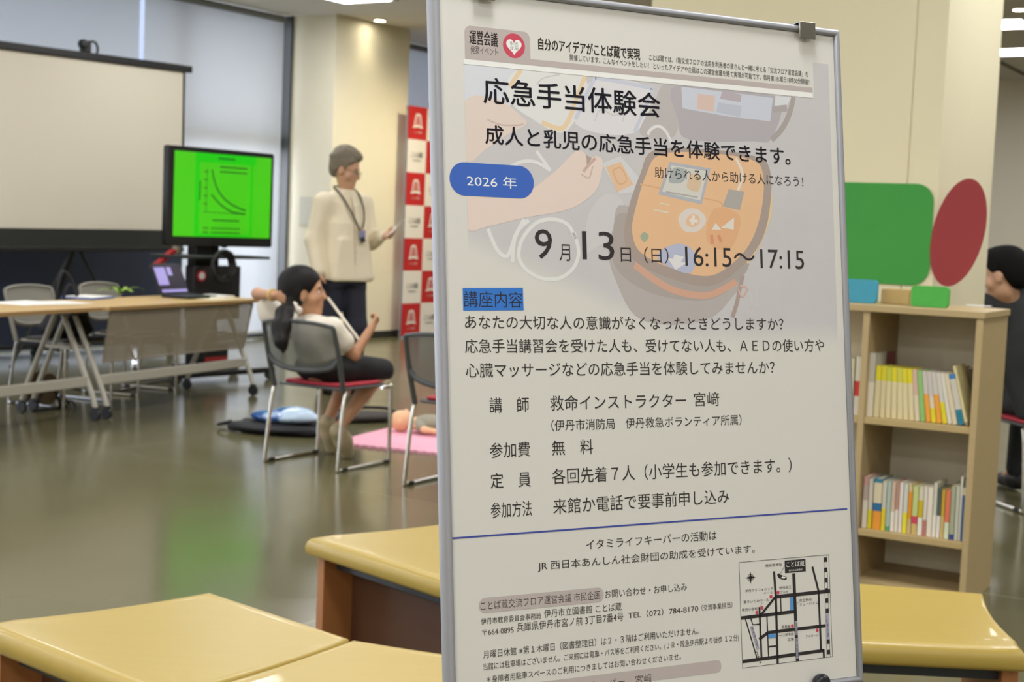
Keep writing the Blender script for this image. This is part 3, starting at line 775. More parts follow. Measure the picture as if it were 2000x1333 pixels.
def pmap(mb):
    z1, z2, z3 = ZT, ZT + dz, ZT + 2 * dz
    def rd(w, *pts): add_ribbon(mb, [(x * mm, y * mm) for x, y in pts], w * mm, z1)
    bx = [(419.6, 39.8), (567.8, 39.8), (567.8, 175.2), (419.6, 175.2)]
    for i in range(4): rd(.6, bx[i], bx[(i + 1) % 4])
    rd(3.6, (475.4, 159.7), (477.0, 126), (476.3, 40)); rd(5.0, (507.7, 154.8), (508.8, 40)); rd(3.2, (539.3, 161.2), (548.2, 128.5), (548.9, 50))
    rd(4.8, (475.7, 126.4), (567.8, 127)); rd(4.4, (420, 103.8), (508, 104.8)); rd(4.2, (447.6, 74), (462, 81.2), (476, 81.5), (558, 81.7)); rd(4.4, (420.2, 48.1), (554, 49.4)); rd(3.2, (553.3, 51), (553.3, 40.2))
    rd(3.4, (450.6, 104), (475.6, 126)); rd(3.0, (449.8, 115.5), (450.4, 49.7)); rd(1.8, (461.5, 104), (461.8, 49)); rd(1.8, (484.7, 125), (484.8, 105)); rd(1.7, (426.5, 103), (443.3, 49.5)); rd(1.7, (435.1, 103), (438.3, 93.6), (449, 93.4)); rd(2.0, (462, 63), (475, 62.8))
    rd(.5, (559.2, 175), (558.4, 40)); rd(.5, (564.4, 175), (564.0, 40)); rd(.4, (450.5, 115), (454.5, 121)); rd(.4, (508, 115.6), (515, 115.8)); rd(.4, (476, 76), (485, 76))
    for i in range(10):
        y = 172 - i * 13.6; mb.flat([(x * mm, q * mm) for x, q in ((559.4, y - 6), (564.2, y - 6), (564.2, y), (559.4, y))], z1)
    for i in range(6): rd(.8, (443.0 + i * 1.1 - 1.6, 57 - i * 2.6), (443.0 + i * 1.1 + 1.6, 57.4 - i * 2.6))
    rd(.5, (442.6, 60), (448.8, 43))
    mb.flat([(x * mm, y * mm) for x, y in ((493.4, 156), (528, 156), (528, 172.4), (493.4, 172.4))], z1); rd(.5, (493.4, 166), (486, 156))
    for dx, dy, rx, ry in ((486, 152, 4, 2.6), (483, 154.5, 2.4, 2.0), (489.5, 150.5, 4.2, 2.4), (493, 149.5, 3.2, 2.2)):
        mb.flat([((dx + rx * math.cos(t * .52)) * mm, (dy + ry * math.sin(t * .52)) * mm) for t in range(12)], z1)
    for i in range(4):                     # compass
        a = math.pi / 2 * i; q = [(437.2 + 8 * math.cos(a), 154.4 + 8 * math.sin(a)), (437.2 + 2 * math.cos(a + 1.57), 154.4 + 2 * math.sin(a + 1.57)), (437.2 + 2 * math.cos(a - 1.57), 154.4 + 2 * math.sin(a - 1.57))]
        mb.flat([(x * mm, y * mm) for x, y in (q[0], q[1], q[2])], z1)
    rd(.6, *[(437.2 + 4.6 * math.cos(t * .3927), 154.4 + 4.6 * math.sin(t * .3927)) for t in range(17)])
    for s, a, b_, c_, d_ in MAPT: put_text(mb, s, 0, a * mm, b_ * mm, c_ * mm, d_ * mm, z2)
    mb.cm = 1
    for s, a, b_, c_, d_ in MAPW: put_text(mb, s, 0, a * mm, b_ * mm, c_ * mm, d_ * mm, z2)
    mb.flat([(x * mm, y * mm) for x, y in ((486, 150.2), (492, 149), (495, 150.6), (489, 152.2))], z2)
    mb.cm = 2
    for x, y in ((469.1, 127.4), (480.9, 131.7), (454, 113.9), (445.4, 108.7), (502.6, 86.2), (543.6, 76.9)):
        mb.flat([((x + 2.5 * math.cos(t * .3927)) * mm, (y + 2.5 * math.sin(t * .3927)) * mm) for t in range(16)], z2)
    mb.cm = 3
    for x0, y0, x1, y1 in ((499.8, 106.2, 505.6, 124.2), (462.4, 73.6, 474.4, 79.2)): mb.flat([(x * mm, y * mm) for x, y in ((x0, y0), (x1, y0), (x1, y1), (x0, y1))], z1)
    mb.cm = 4
    mb.flat([(x * mm, y * mm) for x, y in ((558.2, 63.6), (564.4, 63.6), (564.4, 97.4), (558.2, 97.4))], z2)
    mb.flat([(x * mm, y * mm) for x, y in ((433.6, 91.4), (443.2, 60.6), (447.6, 62), (438, 92.6))], z2)
    mb.flat([(x * mm, y * mm) for x, y in ((507, 43.4), (510.6, 43.4), (510.6, 70), (507, 70))], z2); mb.flat([(x * mm, y * mm) for x, y in ((507, 74), (510.6, 74), (510.6, 92), (507, 92))], z2)
    mb.cm = 0
    for s, a, b_, c_, d_ in MAPV: put_text(mb, s, 0, a * mm, b_ * mm, c_ * mm, d_ * mm, z3)
    put_text(mb, '阪急伊丹駅', 0, 0, 0, .027, .0034, z3, lambda x, y, q: (.4358 + x * .296 + y * .955 - .0006, .0904 - x * .955 + y * .296, q))
    put_text(mb, '県道尼崎池田線', 0, 0, 0, .046, .0030, z3, lambda x, y, q: (.5073 + y, .0905 - x, q))
printed('route_map', [K, WH, PK, MB_, GR], pmap, 'small black street map with red dots')

# ================================================================= BENCHES
M_bench = mat('bench_wood', '180 155 75', .36, noise=.05, scale=5, stretch=(1, 9, 9), spec=.45, coat=.08)
M_bleg = mat('bench_leg_wood', '166 110 62', .5, noise=.12, scale=6, stretch=(8, 8, 1))
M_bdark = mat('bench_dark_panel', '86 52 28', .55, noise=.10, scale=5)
M_brail = mat('bench_rail', '62 66 74', .4, metal=.3)
def bench(label, q, end_curve, skip_rail=False, nose=(3, 0), inset=.10):
    """q: four plan corners (back left, back right, front right, front left), clockwise from above"""
    q = [Vector((p[0], p[1], 0)) for p in q]; c = sum(q, Vector()) / 4
    t = thing('bench', label, 'bench', (c.x, c.y, 0), 0, 'curved yellow wooden benches'); q = [p - c for p in q]
    def edge(a, b, s_):                    # slightly curved plan edge
        n = Vector((b.y - a.y, a.x - b.x, 0)).normalized(); return [a.lerp(b, i / 8) + n * s_ * math.sin(math.pi * i / 8) for i in range(8)]
    out = []
    for i in range(4): out += edge(q[i], q[(i + 1) % 4], end_curve[i])
    n = len(out); mb = MB(); R_ = .022
    prof = [(.012, .370), (.004, .373), (0, .380), (-.001, .395), (.002, .407), (.008, .4155), (.016, .4195), (.030, .4205), (.085, .4190)]
    ctr = sum(out, Vector()) / n; vs = []; rad = .27
    fe = [1.0 if 16 <= i <= 24 else .18 for i in range(n)]
    for ins, z in prof + [(.16, .4188)]:
        for p in out:
            q_ = p + (ctr - p) * (ins * fe[out.index(p)] / rad); vs.append((q_.x, q_.y, z))
    k = len(prof) + 1; fs = [(j * n + i, j * n + (i + 1) % n, (j + 1) * n + (i + 1) % n, (j + 1) * n + i) for j in range(k - 1) for i in range(n)]
    vs += [(ctr.x, ctr.y, .4188), (ctr.x, ctr.y, .370)]; c0 = k * n
    fs += [((k - 1) * n + i, (k - 1) * n + (i + 1) % n, c0) for i in range(n)] + [((i + 1) % n, i, c0 + 1) for i in range(n)]
    mb.add(vs, fs); o = mb.build('seat', M_bench, t, ang=50)
    bmx = bmesh.new(); bmx.from_mesh(o.data); bmesh.ops.recalc_face_normals(bmx, faces=bmx.faces); bmx.to_mesh(o.data); bmx.free()
    bl, br, fr, fl = [p.lerp(Vector(), inset) for p in q]
    def panel(a, b, th, z0, z1, m, nm):
        d = (b - a).normalized(); w = Vector((-d.y, d.x, 0)) * th / 2; mb = MB()
        mb.prism([(p.x, p.y) for p in (a - w, b - w, b + w, a + w)], z0, z1); return mb.build(nm, m, t, bevel=.002)
    panel(bl, fl, .035, 0, .372, M_bleg, 'end_panel'); panel(br, fr, .035, 0, .372, M_bleg, 'end_panel')
    d = (br - bl).normalized() * .018
    if not skip_rail:
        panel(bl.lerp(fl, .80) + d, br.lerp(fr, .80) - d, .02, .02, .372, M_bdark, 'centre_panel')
    a, b = fl.lerp(bl, .10) + d, fr.lerp(br, .10) - d
    panel(a, b, .025, .335, .372, M_brail, 'rail')
    return t
S1 = [(-.658, 3.296), (-.305, 2.968), (-.585, 2.555), (-1.065, 2.972)]
S2 = [(-.299, 2.962), (.175, 2.80), (.06, 2.31), (-.578, 2.549)]
# corner order back-left .. so that nose faces the camera
bench('yellow wooden bench at the lower left corner of the photo', [S1[0], S1[1], S1[2], S1[3]], (0, -.012, 0, .022))
bench('yellow wooden bench joined to the corner bench, running behind the poster', [S2[0], S2[1], S2[2], S2[3]], (.008, -.012, 0, .012))
bench('yellow wooden bench with dark panel below, left of the poster, farther back', [(-.10, 4.245), (.28, 3.82), (-.055, 3.405), (-.53, 3.925)], (0, -.01, 0, .022))
bench('yellow wooden bench right of the poster, in front of the bookshelf', [(.66, 3.69), (1.182, 3.592), (1.118, 3.09), (.60, 3.105)], (0, .02, 0, 0), skip_rail=True)

# ================================================================= BOOKSHELF AND BOOKS
M_shelf = mat('pale_oak_board', '180 158 114', .5, noise=.07, scale=7, stretch=(2, 2, 14))
M_shelf_edge = mat('oak_edge', '182 158 108', .5, noise=.05)
M_bsback = mat('shelf_back_board', '232 224 200', .6, noise=.03)
BSW = 1.85; BSD = .40; BSH = 1.043; TH = .024
BAYX = hit(1691, 620, 0.0) if False else None
def hx(px, py):                           # distance along the bookshelf front
    d = FWD + RT * ((px - 1000) / FPX) - UP * ((py - 666.5) / FPX); d2 = Vector((d.x, d.y, 0))
    k = BS0.dot(BSY) / d2.dot(BSY); return (d2 * k - BS0).dot(BSX)
XD = hx(1691, 640)                         # divider between the two bays
bs = thing('bookshelf', 'low pale oak bookshelf with two rows of paperbacks, right of the poster', 'bookshelf', BS0, BS_Z)
# local: x to the left along the front, y = towards the viewer is positive -> depth is -y
def bsbox(nm, x0, x1, d0, d1, z0, z1, m, bv=.002):
    mb = MB(); mb.box(((x0 + x1) / 2, -(d0 + d1) / 2, (z0 + z1) / 2), (x1 - x0, d1 - d0, z1 - z0)); return mb.build(nm, m, bs, bevel=bv)
bsbox('top_board', -.006, BSW, -.006, BSD + .004, BSH - TH, BSH, M_shelf)
bsbox('side_panel', 0, TH, 0, BSD, 0, BSH - TH, M_shelf); bsbox('side_panel', BSW - TH, BSW, 0, BSD, 0, BSH - TH, M_shelf)
bsbox('divider', XD - TH / 2, XD + TH / 2, .002, BSD, .03, BSH - TH, M_shelf)
bsbox('back_panel', TH, BSW - TH, BSD - .012, BSD, .03, BSH - TH, M_bsback)
SZ = (.636, .226)
for a, b in ((TH, XD - TH / 2), (XD + TH / 2, BSW - TH)):
    for z in SZ: bsbox('shelf', a, b, .004, BSD - .012, z - .024, z, M_shelf_edge)
bsbox('plinth', TH, BSW - TH, .03, BSD - .012, 0, .035, M_shelf)
_pages = mat('book_pages', '226 214 184', .8, noise=.05, scale=60)
def book(label, x, z, w, h, d, bands, lean=0.0, rec=.035, group=None, x_is_right=True):
    """x: right edge at the shelf, bands: list of (share from the top, colour)"""
    mb = MB(); ms = [_pages]; s = .0015
    y = 0
    zt = h
    for fr, c in bands:
        hh = h * fr; m = mat('cover_' + c.replace(' ', '_'), c, .45, noise=.04, scale=40); 
        if m not in ms: ms.append(m)
        mb.cm = ms.index(m)
        mb.box((w / 2, -.002, zt - hh / 2), (w, .004, hh)); mb.box((.001, -d / 2, zt - hh / 2), (.002, d, hh)); mb.box((w - .001, -d / 2, zt - hh / 2), (.002, d, hh)); zt -= hh
    mb.cm = 0; mb.box((w / 2, -d / 2 - .001, h / 2 - .001), (w - .004, d - .006, h - .006))
    o = mb.build('book', ms, None, smooth=False)
    o.matrix_world = Matrix.Translation(LB(x, rec, z)) @ Matrix.Rotation(BS_Z, 4, 'Z') @ Matrix.Rotation(lean, 4, 'Y')
    tag(o, label, 'book', group); return o
ORD = ['first', 'second', 'third', 'fourth', 'fifth', 'sixth', 'seventh', 'eighth', 'ninth', 'tenth', 'eleventh', 'twelfth', 'thirteenth', 'fourteenth', 'fifteenth', 'sixteenth', 'seventeenth', 'eighteenth', 'nineteenth', 'twentieth', 'twenty-first', 'twenty-second', 'twenty-third']
CRM, WHT, YEL = '220 206 160', '218 204 172', '222 208 40'
ORG, PNK, GRN = '236 160 60', '212 176 160', '140 190 110'
# upper row, left to right; pixel of the left edge at the shelf, height, bands, look
row1 = [(1690, .232, [(.46, '196 192 176'), (.54, '230 222 200')], 'tall white book with grey lettering'), (1704.5, .186, [(.28, YEL), (.72, CRM)], 'cream book with yellow top band'),
        (1717, .186, [(.28, YEL), (.72, CRM)], ''), (1728, .185, [(.28, '196 200 70'), (.72, CRM)], ''), (1739.5, .185, [(.28, YEL), (.72, CRM)], ''), (1751.5, .184, [(.28, '206 202 80'), (.72, CRM)], ''), (1763.5, .184, [(.28, YEL), (.72, CRM)], ''), (1774.5, .184, [(.28, YEL), (.72, CRM)], ''),
        (1786, .184, [(.5, PNK), (.5, WHT)], 'pink and white book'), (1796.5, .183, [(1, GRN)], 'green book'), (1808, .182, [(.45, '206 196 184'), (.55, ORG)], 'book with orange lower half, the left one'), (1818.5, .182, [(.5, '200 194 184'), (.22, WHT), (.28, YEL)], 'white book with yellow foot, the left one'),
        (1829, .182, [(.44, '204 196 186'), (.56, ORG)], 'book with orange lower half, the right one'), (1840, .182, [(.58, '208 202 190'), (.42, YEL)], 'white book with yellow foot, the right one'), (1850.5, .182, [(1, '220 214 196')], 'plain cream book leaning slightly'), (1859.5, .182, [(1, WHT)], 'plain white book leaning slightly'),
        (1870, .182, [(.1, '60 124 184'), (.6, '206 200 184'), (.3, '36 122 146')], 'book with blue top and teal foot'), (1884, .214, [(.94, '214 204 152'), (.06, '150 130 90')], 'tall straw coloured book leaning at the right end')]
px_end = 1891.5
def sx(px, z, d=.035):                     # x along the shelf at depth d below pixel px (height only shifts the row)
    y_ = 820
    o = LB(0, d); dd = FWD + RT * ((px - 1000) / FPX) - UP * ((y_ - 666.5) / FPX)
    y_ = 666.5
    for _ in range(2):
        d2 = Vector((dd.x, dd.y, 0)); k = o.dot(BSY) / d2.dot(BSY); x = (d2 * k - o).dot(BSX)
        p = LB(x, d, z) - EYE; yy = 666.5 - FPX * p.dot(UP) / p.dot(FWD); dd = FWD + RT * ((px - 1000) / FPX) - UP * ((yy - 666.5) / FPX)
    return x
ny_ = 0
for i, (px, h, bands, look) in enumerate(row1):
    nx_ = row1[i + 1][0] if i + 1 < len(row1) else px_end
    xa, xb = sx(px, SZ[0]), sx(nx_, SZ[0]); w = (xa - xb) * .95
    if look == '' or 'yellow top band' in look:
        ny_ += 1; lb = 'cream book with a yellow top band, %s of seven on the upper shelf' % ORD[ny_ - 1]
    else: lb = look + ', on the upper shelf'
    ln = .0165 * max(0, i - 1)
    zz = SZ[0] + .0006 + w * math.sin(ln)
    book(lb, xb, zz, w, h, .13, bands, lean=ln, group='books on the upper shelf')
book('dark red book standing back behind the tall white one, upper shelf', sx(1722, SZ[0], .18), SZ[0] + .0006, .03, .225, .12, [(1, '130 40 44')], rec=.20, group='books on the upper shelf')
book('dark olive book standing back at the right end of the upper shelf', sx(1900, SZ[0], .19) , SZ[0] + .0006, .055, .190, .13, [(1, '104 92 62')], rec=.19, group='books on the upper shelf')
row2 = [(1681.5, .188, [(.16, '206 160 150'), (.3, '196 178 168'), (.54, '230 222 206')], 'white book with pink top'), (1692.5, .182, [(.62, '212 206 190'), (.38, YEL)], 'white book with yellow foot, left of the wide banded one'), (1701.5, .186, [(.08, '58 128 152'), (.4, '222 210 176'), (.16, '46 112 158'), (.36, '236 158 58')], 'wide book banded blue, cream and orange'),
        (1719, .18, [(.55, '206 202 184'), (.45, '228 206 50')], 'white book with yellow foot, right of the wide banded one'), (1728, .181, [(.9, '172 192 180'), (.1, '90 160 120')], 'pale teal book'), (1737, .180, [(.6, '212 184 160'), (.4, '232 224 206')], 'pale pink book'), (1745.5, .181, [(.55, '186 144 124'), (.45, '230 222 204')], 'brown pink book'), (1752.5, .182, [(1, '230 218 208')], 'plain pinkish white book'),
        (1760.5, .179, [(.58, '206 208 192'), (.42, '232 220 50')], 'white book with yellow foot, in the middle'), (1770, .180, [(.15, '214 190 140'), (.55, '232 152 44'), (.3, '206 180 130')], 'orange book'), (1778, .176, [(.62, '196 204 130'), (.16, '206 70 92'), (.22, '206 180 110')], 'green book with crimson block'), (1790, .176, [(.28, '214 206 180'), (.36, '206 180 30'), (.36, '232 228 214')], 'white book with mustard band'),
        (1800, .178, [(.68, '224 216 200'), (.32, '196 120 110')], 'white book with red foot'), (1807.5, .177, [(1, '230 220 200')], 'plain cream book'), (1818.5, .196, [(.6, '206 206 186'), (.4, '232 226 210')], 'taller pale green book'), (1826.5, .176, [(.55, '84 94 88'), (.45, '230 224 214')], 'dark green and white book'), (1834.5, .174, [(.55, '198 164 52'), (.45, '208 180 112')], 'mustard book'), (1842, .173, [(.66, '224 122 88'), (.34, '214 222 190')], 'salmon book with pale green foot'),
        (1852, .192, [(.9, '168 170 140'), (.1, '52 72 140')], 'olive book with blue foot'), (1862, .194, [(1, '196 198 178')], 'pale grey book'), (1870, .228, [(.3, '226 222 206'), (.7, '214 212 200')], 'tall white book'), (1875, .222, [(.14, '90 90 96'), (.12, '222 210 176'), (.74, '58 100 150')], 'tall blue book at the right end')]
for i, (px, h, bands, look) in enumerate(row2):
    nx_ = row2[i + 1][0] if i + 1 < len(row2) else 1880.5
    xa, xb = sx(px, SZ[1]), sx(nx_, SZ[1]); w = (xa - xb) * .95
    book(look + ', on the lower shelf', xb, SZ[1] + .0006, w, h, .13, bands, lean=0.006, group='books on the lower shelf')
for px, h, bands, look in ((1675, .215, [(.42, '214 206 190'), (.26, '200 50 50'), (.32, '214 206 190')], 'white book with a red band beside the shelf divider, left bay'), (1665, .205, [(1, '196 190 150')], 'straw book beside the red banded one, left bay')):
    xb = XD + TH / 2 + (.003 if px == 1675 else .030); book(look, xb, SZ[0] + .0006, .024, h, .13, bands, group='books in the left bay')
# on top of the shelf
def paper_cut(name, label, cat, pts, th, m, M, group=None, extra=None):
    mb = MB(); mb.prism(pts, -th / 2, th / 2); o = mb.build(name, m if isinstance(m, list) else [m], None); o.matrix_world = M; tag(o, label, cat, group); return o
def standing(x, y, lean=0.0): return Matrix.Translation(LB(x, y, BSH + .0012)) @ Matrix.Rotation(BS_Z, 4, 'Z') @ Matrix.Rotation(math.pi / 2 + lean, 4, 'X')
def tx(px, d): return sx(px, BSH, d)
paper_cut('paper_block', 'small blue card block standing on the bookshelf beside the poster', 'card block', rrect(0, 0, tx(1640, .13) - tx(1712, .13), .085, .014), .03, mat('card_blue', '62 150 176', .7), standing(tx(1712, .13), .13))
bxw = tx(1720, .17) - tx(1774, .17)
mb = MB(); mb.box((bxw / 2, -.05, .0275), (bxw, .10, .055)); o = mb.build('cardboard_box', mat('cardboard', '186 158 104', .7, noise=.05), None, bevel=.002); o.matrix_world = Matrix.Translation(LB(tx(1774, .17), .17, BSH + .001)) @ Matrix.Rotation(BS_Z, 4, 'Z'); tag(o, 'small brown cardboard box between the blue and green cards on the bookshelf', 'box')
paper_cut('paper_block', 'small green card block standing at the right on the bookshelf', 'card block', rrect(0, 0, tx(1780, .12) - tx(1852, .12), .075, .014), .03, mat('card_green', '72 168 68', .7), standing(tx(1852, .12), .12))
mb = MB(); mb.box((0, 0, .001), (.09, .055, .002)); o = mb.build('paper_slip', mat('white_paper', '.92 .91 .88', .6, noise=.01), None); o.matrix_world = Matrix.Translation(P(1912, 598, BSH + .0005)) @ Matrix.Rotation(BS_Z + .1, 4, 'Z'); tag(o, 'white paper slip lying at the right end of the bookshelf top', 'paper')
# plain paper cut-outs on the pillar
def on_pillar(px, py):
    d = FWD + RT * ((px - 1000) / FPX) - UP * ((py - 666.5) / FPX); n = BSY; k = (LB(0, PY0 - .004) - EYE).dot(n) / d.dot(n); q = EYE + d * k
    return (q - LB(0, PY0 - .004)).dot(BSX), q.z
PILM = Matrix.Translation(LB(0, PY0 - .004)) @ Matrix.Rotation(BS_Z, 4, 'Z') @ Matrix.Rotation(math.pi / 2, 4, 'X')
gx0, gz1 = on_pillar(1826, 360); gx1, _ = on_pillar(1600, 360); _, gz0 = on_pillar(1750, 556)
paper_cut('green_paper', 'large green paper rectangle on the cream pillar, above the bookshelf', 'paper', rrect(gx0, gz0, gx1, gz1, .07, 8), .003, mat('green_paper', '58 148 60', .75, noise=.05, scale=5), PILM)
mx_, mz = on_pillar(1872, 455); a_, b_ = .098, .205
paper_cut('red_paper', 'plain dark red paper oval on the cream pillar, right of the green paper', 'paper', [(mx_ + a_ * math.cos(t * math.pi / 24) - .14 * b_ * math.sin(t * math.pi / 24), mz + b_ * math.sin(t * math.pi / 24)) for t in range(48)], .003, mat('maroon_paper', '146 50 52', .75, noise=.05, scale=8), PILM @ Matrix.Translation((0, 0, -.0035)))

# ================================================================= CHAIRS
M_mesh_g = None
def meshfab(name, c, see):
    def b(nt):
        d = nt.nodes.new('ShaderNodeBsdfPrincipled'); d.inputs['Base Color'].default_value = lin(c) + (1,); d.inputs['Roughness'].default_value = .6
        t = nt.nodes.new('ShaderNodeBsdfTransparent'); x = nt.nodes.new('ShaderNodeMixShader')
        tc = nt.nodes.new('ShaderNodeTexCoord'); w = nt.nodes.new('ShaderNodeTexNoise'); w.inputs['Scale'].default_value = 400
        nt.links.new(tc.outputs['Object'], w.inputs[0]); mr = nt.nodes.new('ShaderNodeMapRange'); mr.inputs[3].default_value = see - .1; mr.inputs[4].default_value = see + .1
        nt.links.new(w.outputs[0], mr.inputs[0]); nt.links.new(mr.outputs[0], x.inputs[0])
        nt.links.new(d.outputs[0], x.inputs[1]); nt.links.new(t.outputs[0], x.inputs[2]); return x.outputs[0]
    return mixshader(name, b)
M_cmesh = meshfab('chair_mesh', '96 98 92', .26); M_cfr = mat('chair_plastic', '70 73 72', .5, noise=.03); M_pad = mat('red_seat_pad', '176 44 58', .75, noise=.05, scale=60)
M_cmesh2 = meshfab('chair_mesh_lit', '150 146 132', .15); M_cfr2 = mat('chair_plastic_lit', '132 128 116', .5)  # same chair, with the brighter light behind the tables put into its grey
M_glide = mat('rubber_glide', '40 38 34', .7)
def make_chair(label, mesh, frame, pad=None):
    t = thing('mesh_back_chair', label, 'chair', (0, 0, 0), 0, 'sled chairs with mesh backs')
    sp = MB(); sp.prism(rrect(-.205, -.215, .200, .215, .05, 6), .408, .420); sp.build('seat_shell', frame, t, bevel=.004)
    pd = MB(); pd.prism(rrect(-.175, -.195, .188, .195, .05, 6), .4205, .436); pd.build('seat_pad', pad or M_pad, t, bevel=.006)
    for s in (-1, 1):
        y = .232 * s
        l = MB(); l.tube(arc([(-.19, y, .405), (-.215, y, .30), (-.245, y * 1.02, .03), (-.235, y * 1.02, .0125), (-.215, y * 1.02, .010), (0, y * 1.02, .010), (.165, y * 1.02, .010), (.19, y * 1.02, .014), (.196, y * 1.02, .03), (.20, y, .385), (.185, y * .97, .402), (.14, y * .93, .404)], 4), .0105, 10)
        leg = l.build('sled_leg', M_chrome, t)
        for x in (-.20, .165):
            g = MB(); g.box((x, y * 1.02, .010), (.045, .026, .0195)); g.build('glide', M_glide, leg, bevel=.003)
    # back: plastic hoop and mesh
    def bk(y, z): return (-.205 - .10 * ((z - .42) / .33) + .05 * (1 - (y / .23) ** 2) * -1 * .6, y, z)
    hoop = MB()
    for s in (-1, 1):
        hoop.tube(arc([bk(.222 * s, .40), bk(.226 * s, .50), bk(.228 * s, .62), bk(.222 * s, .735)], 5), [.014] * 5 + [.014] * 5 + [.0125] * 5 + [.011], 10)
    hoop.tube(arc([bk(-.222, .735), bk(-.12, .750), bk(0, .754), bk(.12, .750), bk(.222, .735)], 5), .010, 10)
    hoop.tube(arc([bk(-.222, .565), bk(-.18, .525), bk(-.08, .505), bk(0, .502), bk(.08, .505), bk(.18, .525), bk(.222, .565)], 5), .0145, 10)
    hoop.build('back_frame', frame, t)
    ms = MB(); nx_, nz_ = 12, 8
    for j in range(nz_ + 1):
        for i in range(nx_ + 1):
            y = -.222 + .444 * i / nx_; e = abs(y) / .222; zb = .503 + .062 * max(0, (e - .5) / .5) ** 1.6; zt = .752 - .016 * e ** 2
            ms.v.append(bk(y, zb + (zt - zb) * j / nz_))
    ms.f = [(j * (nx_ + 1) + i, j * (nx_ + 1) + i + 1, (j + 1) * (nx_ + 1) + i + 1, (j + 1) * (nx_ + 1) + i) for j in range(nz_) for i in range(nx_)]; ms.m = [0] * len(ms.f)
    ms.build('back_mesh', mesh, t)
    return t
CF = Vector((.505, .863, 0)); CRZ = math.atan2(CF.y, CF.x); CR = Vector((.863, -.505, 0))
CC = Vector((-.93, 7.735, 0))
ch = make_chair('mesh back chair with red seat that the girl sits on', M_cmesh, M_cfr); ch.location = CC; ch.rotation_euler = (0, 0, CRZ)
c2p = P(800, 948) + CF * .20 + CR * .237; c2p.z = 0
dup(ch, 'mesh back chair with red seat half hidden by the poster', c2p, CRZ)

# ================================================================= TABLES
M_tt = mat('table_top_wood', '192 160 104', .4, noise=.06, scale=6, stretch=(1, 10, 10))
M_tedge = mat('table_edge', '150 118 72', .5)
M_tl = mat('table_leg_grey', '176 172 158', .4, noise=.03, metal=.15)
def perforated(name, c, scale_):
    def b(nt):
        d = nt.nodes.new('ShaderNodeBsdfPrincipled'); d.inputs['Base Color'].default_value = lin(c) + (1,); d.inputs['Roughness'].default_value = .45
        t = nt.nodes.new('ShaderNodeBsdfTransparent'); x = nt.nodes.new('ShaderNodeMixShader')
        tc = nt.nodes.new('ShaderNodeTexCoord'); v = nt.nodes.new('ShaderNodeTexVoronoi'); v.inputs['Scale'].default_value = scale_; v.inputs['Randomness'].default_value = 0
        mp = nt.nodes.new('ShaderNodeMapping'); mp.inputs['Scale'].default_value = (1, 0, 1)
        nt.links.new(tc.outputs['Object'], mp.inputs[0]); nt.links.new(mp.outputs[0], v.inputs['Vector'])
        m = nt.nodes.new('ShaderNodeMath'); m.operation = 'LESS_THAN'; m.inputs[1].default_value = .2
        nt.links.new(v.outputs['Distance'], m.inputs[0]); nt.links.new(m.outputs[0], x.inputs[0])
        nt.links.new(d.outputs[0], x.inputs[1]); nt.links.new(t.outputs[0], x.inputs[2]); return x.outputs[0]
    return mixshader(name, b)
M_perf = perforated('perforated_panel', '138 128 108', 62.0)
TT = Vector((.384, .923, 0)); TN = Vector((.923, -.384, 0)); TRZ = math.atan2(TT.y, TT.x)
TL2 = Vector((-2.444, 8.95, 0)); TLEN = 1.69; TH_ = .69
def make_table(label, loc):
    t = thing('folding_table', label, 'table', loc, TRZ, 'caster tables with perforated front panels')
    L = TLEN; c = MB(); c.prism(rrect(-.01, 0.0, L + .01, .60, .02, 4), TH_ - .026, TH_); tp = c.build('table_top', M_tt, t, bevel=.004)
    c = MB(); c.box((L / 2, .0008, TH_ - .013), (L - .02, .0024, .022)); c.build('edge_band', M_tedge, tp)
    c = MB(); c.add([(.06, .030, TH_ - .035), (L - .05, .030, TH_ - .035), (L - .07, .085, .345), (.07, .085, .345)], [(0, 1, 2, 3)])
    m = c.build('modesty_panel', M_perf, t, smooth=False)
    f = MB()
    for a, b in (((.06, .03, TH_ - .035), (L - .05, .03, TH_ - .035)), ((L - .05, .03, TH_ - .035), (L - .07, .085, .345)), ((L - .07, .085, .345), (.07, .085, .345)), ((.07, .085, .345), (.06, .03, TH_ - .035))): f.tube([a, b], .007, 8)
    f.build('panel_frame', mat('panel_frame', '128 118 100', .5), m)
    for x in (.03, L - .03):
        for y in (.02, .58):
            l = MB(); ap = (x, .30, TH_ - .06)
            l.tube([(x, .28 if y < .3 else .33, TH_ - .05), (x, y * .9 + .03, .16), (x, y, .075)], .0165, 10); lg = l.build('leg', M_tl, t)
            w = MB(); w.lathe([(.010, -.013), (.034, -.013), (.037, -.008), (.037, .008), (.034, .013), (.010, .013)], 18, (x, y, .037), 'x'); w.box((x, y, .072), (.034, .03, .022)); w.build('caster', M_black, lg)
        b = MB(); b.box((x, .30, TH_ - .045), (.05, .22, .036)); b.build('hinge_bracket', M_black, t, bevel=.004)
        b = MB(); b.box((x, .30, .43), (.03, .19, .022)); b.build('leg_brace', M_tl, t, bevel=.003)
    b = MB(); b.box((L / 2, .085, .235), (L - .08, .026, .062)); b.build('low_rail', M_tl, t, bevel=.006)
    return t
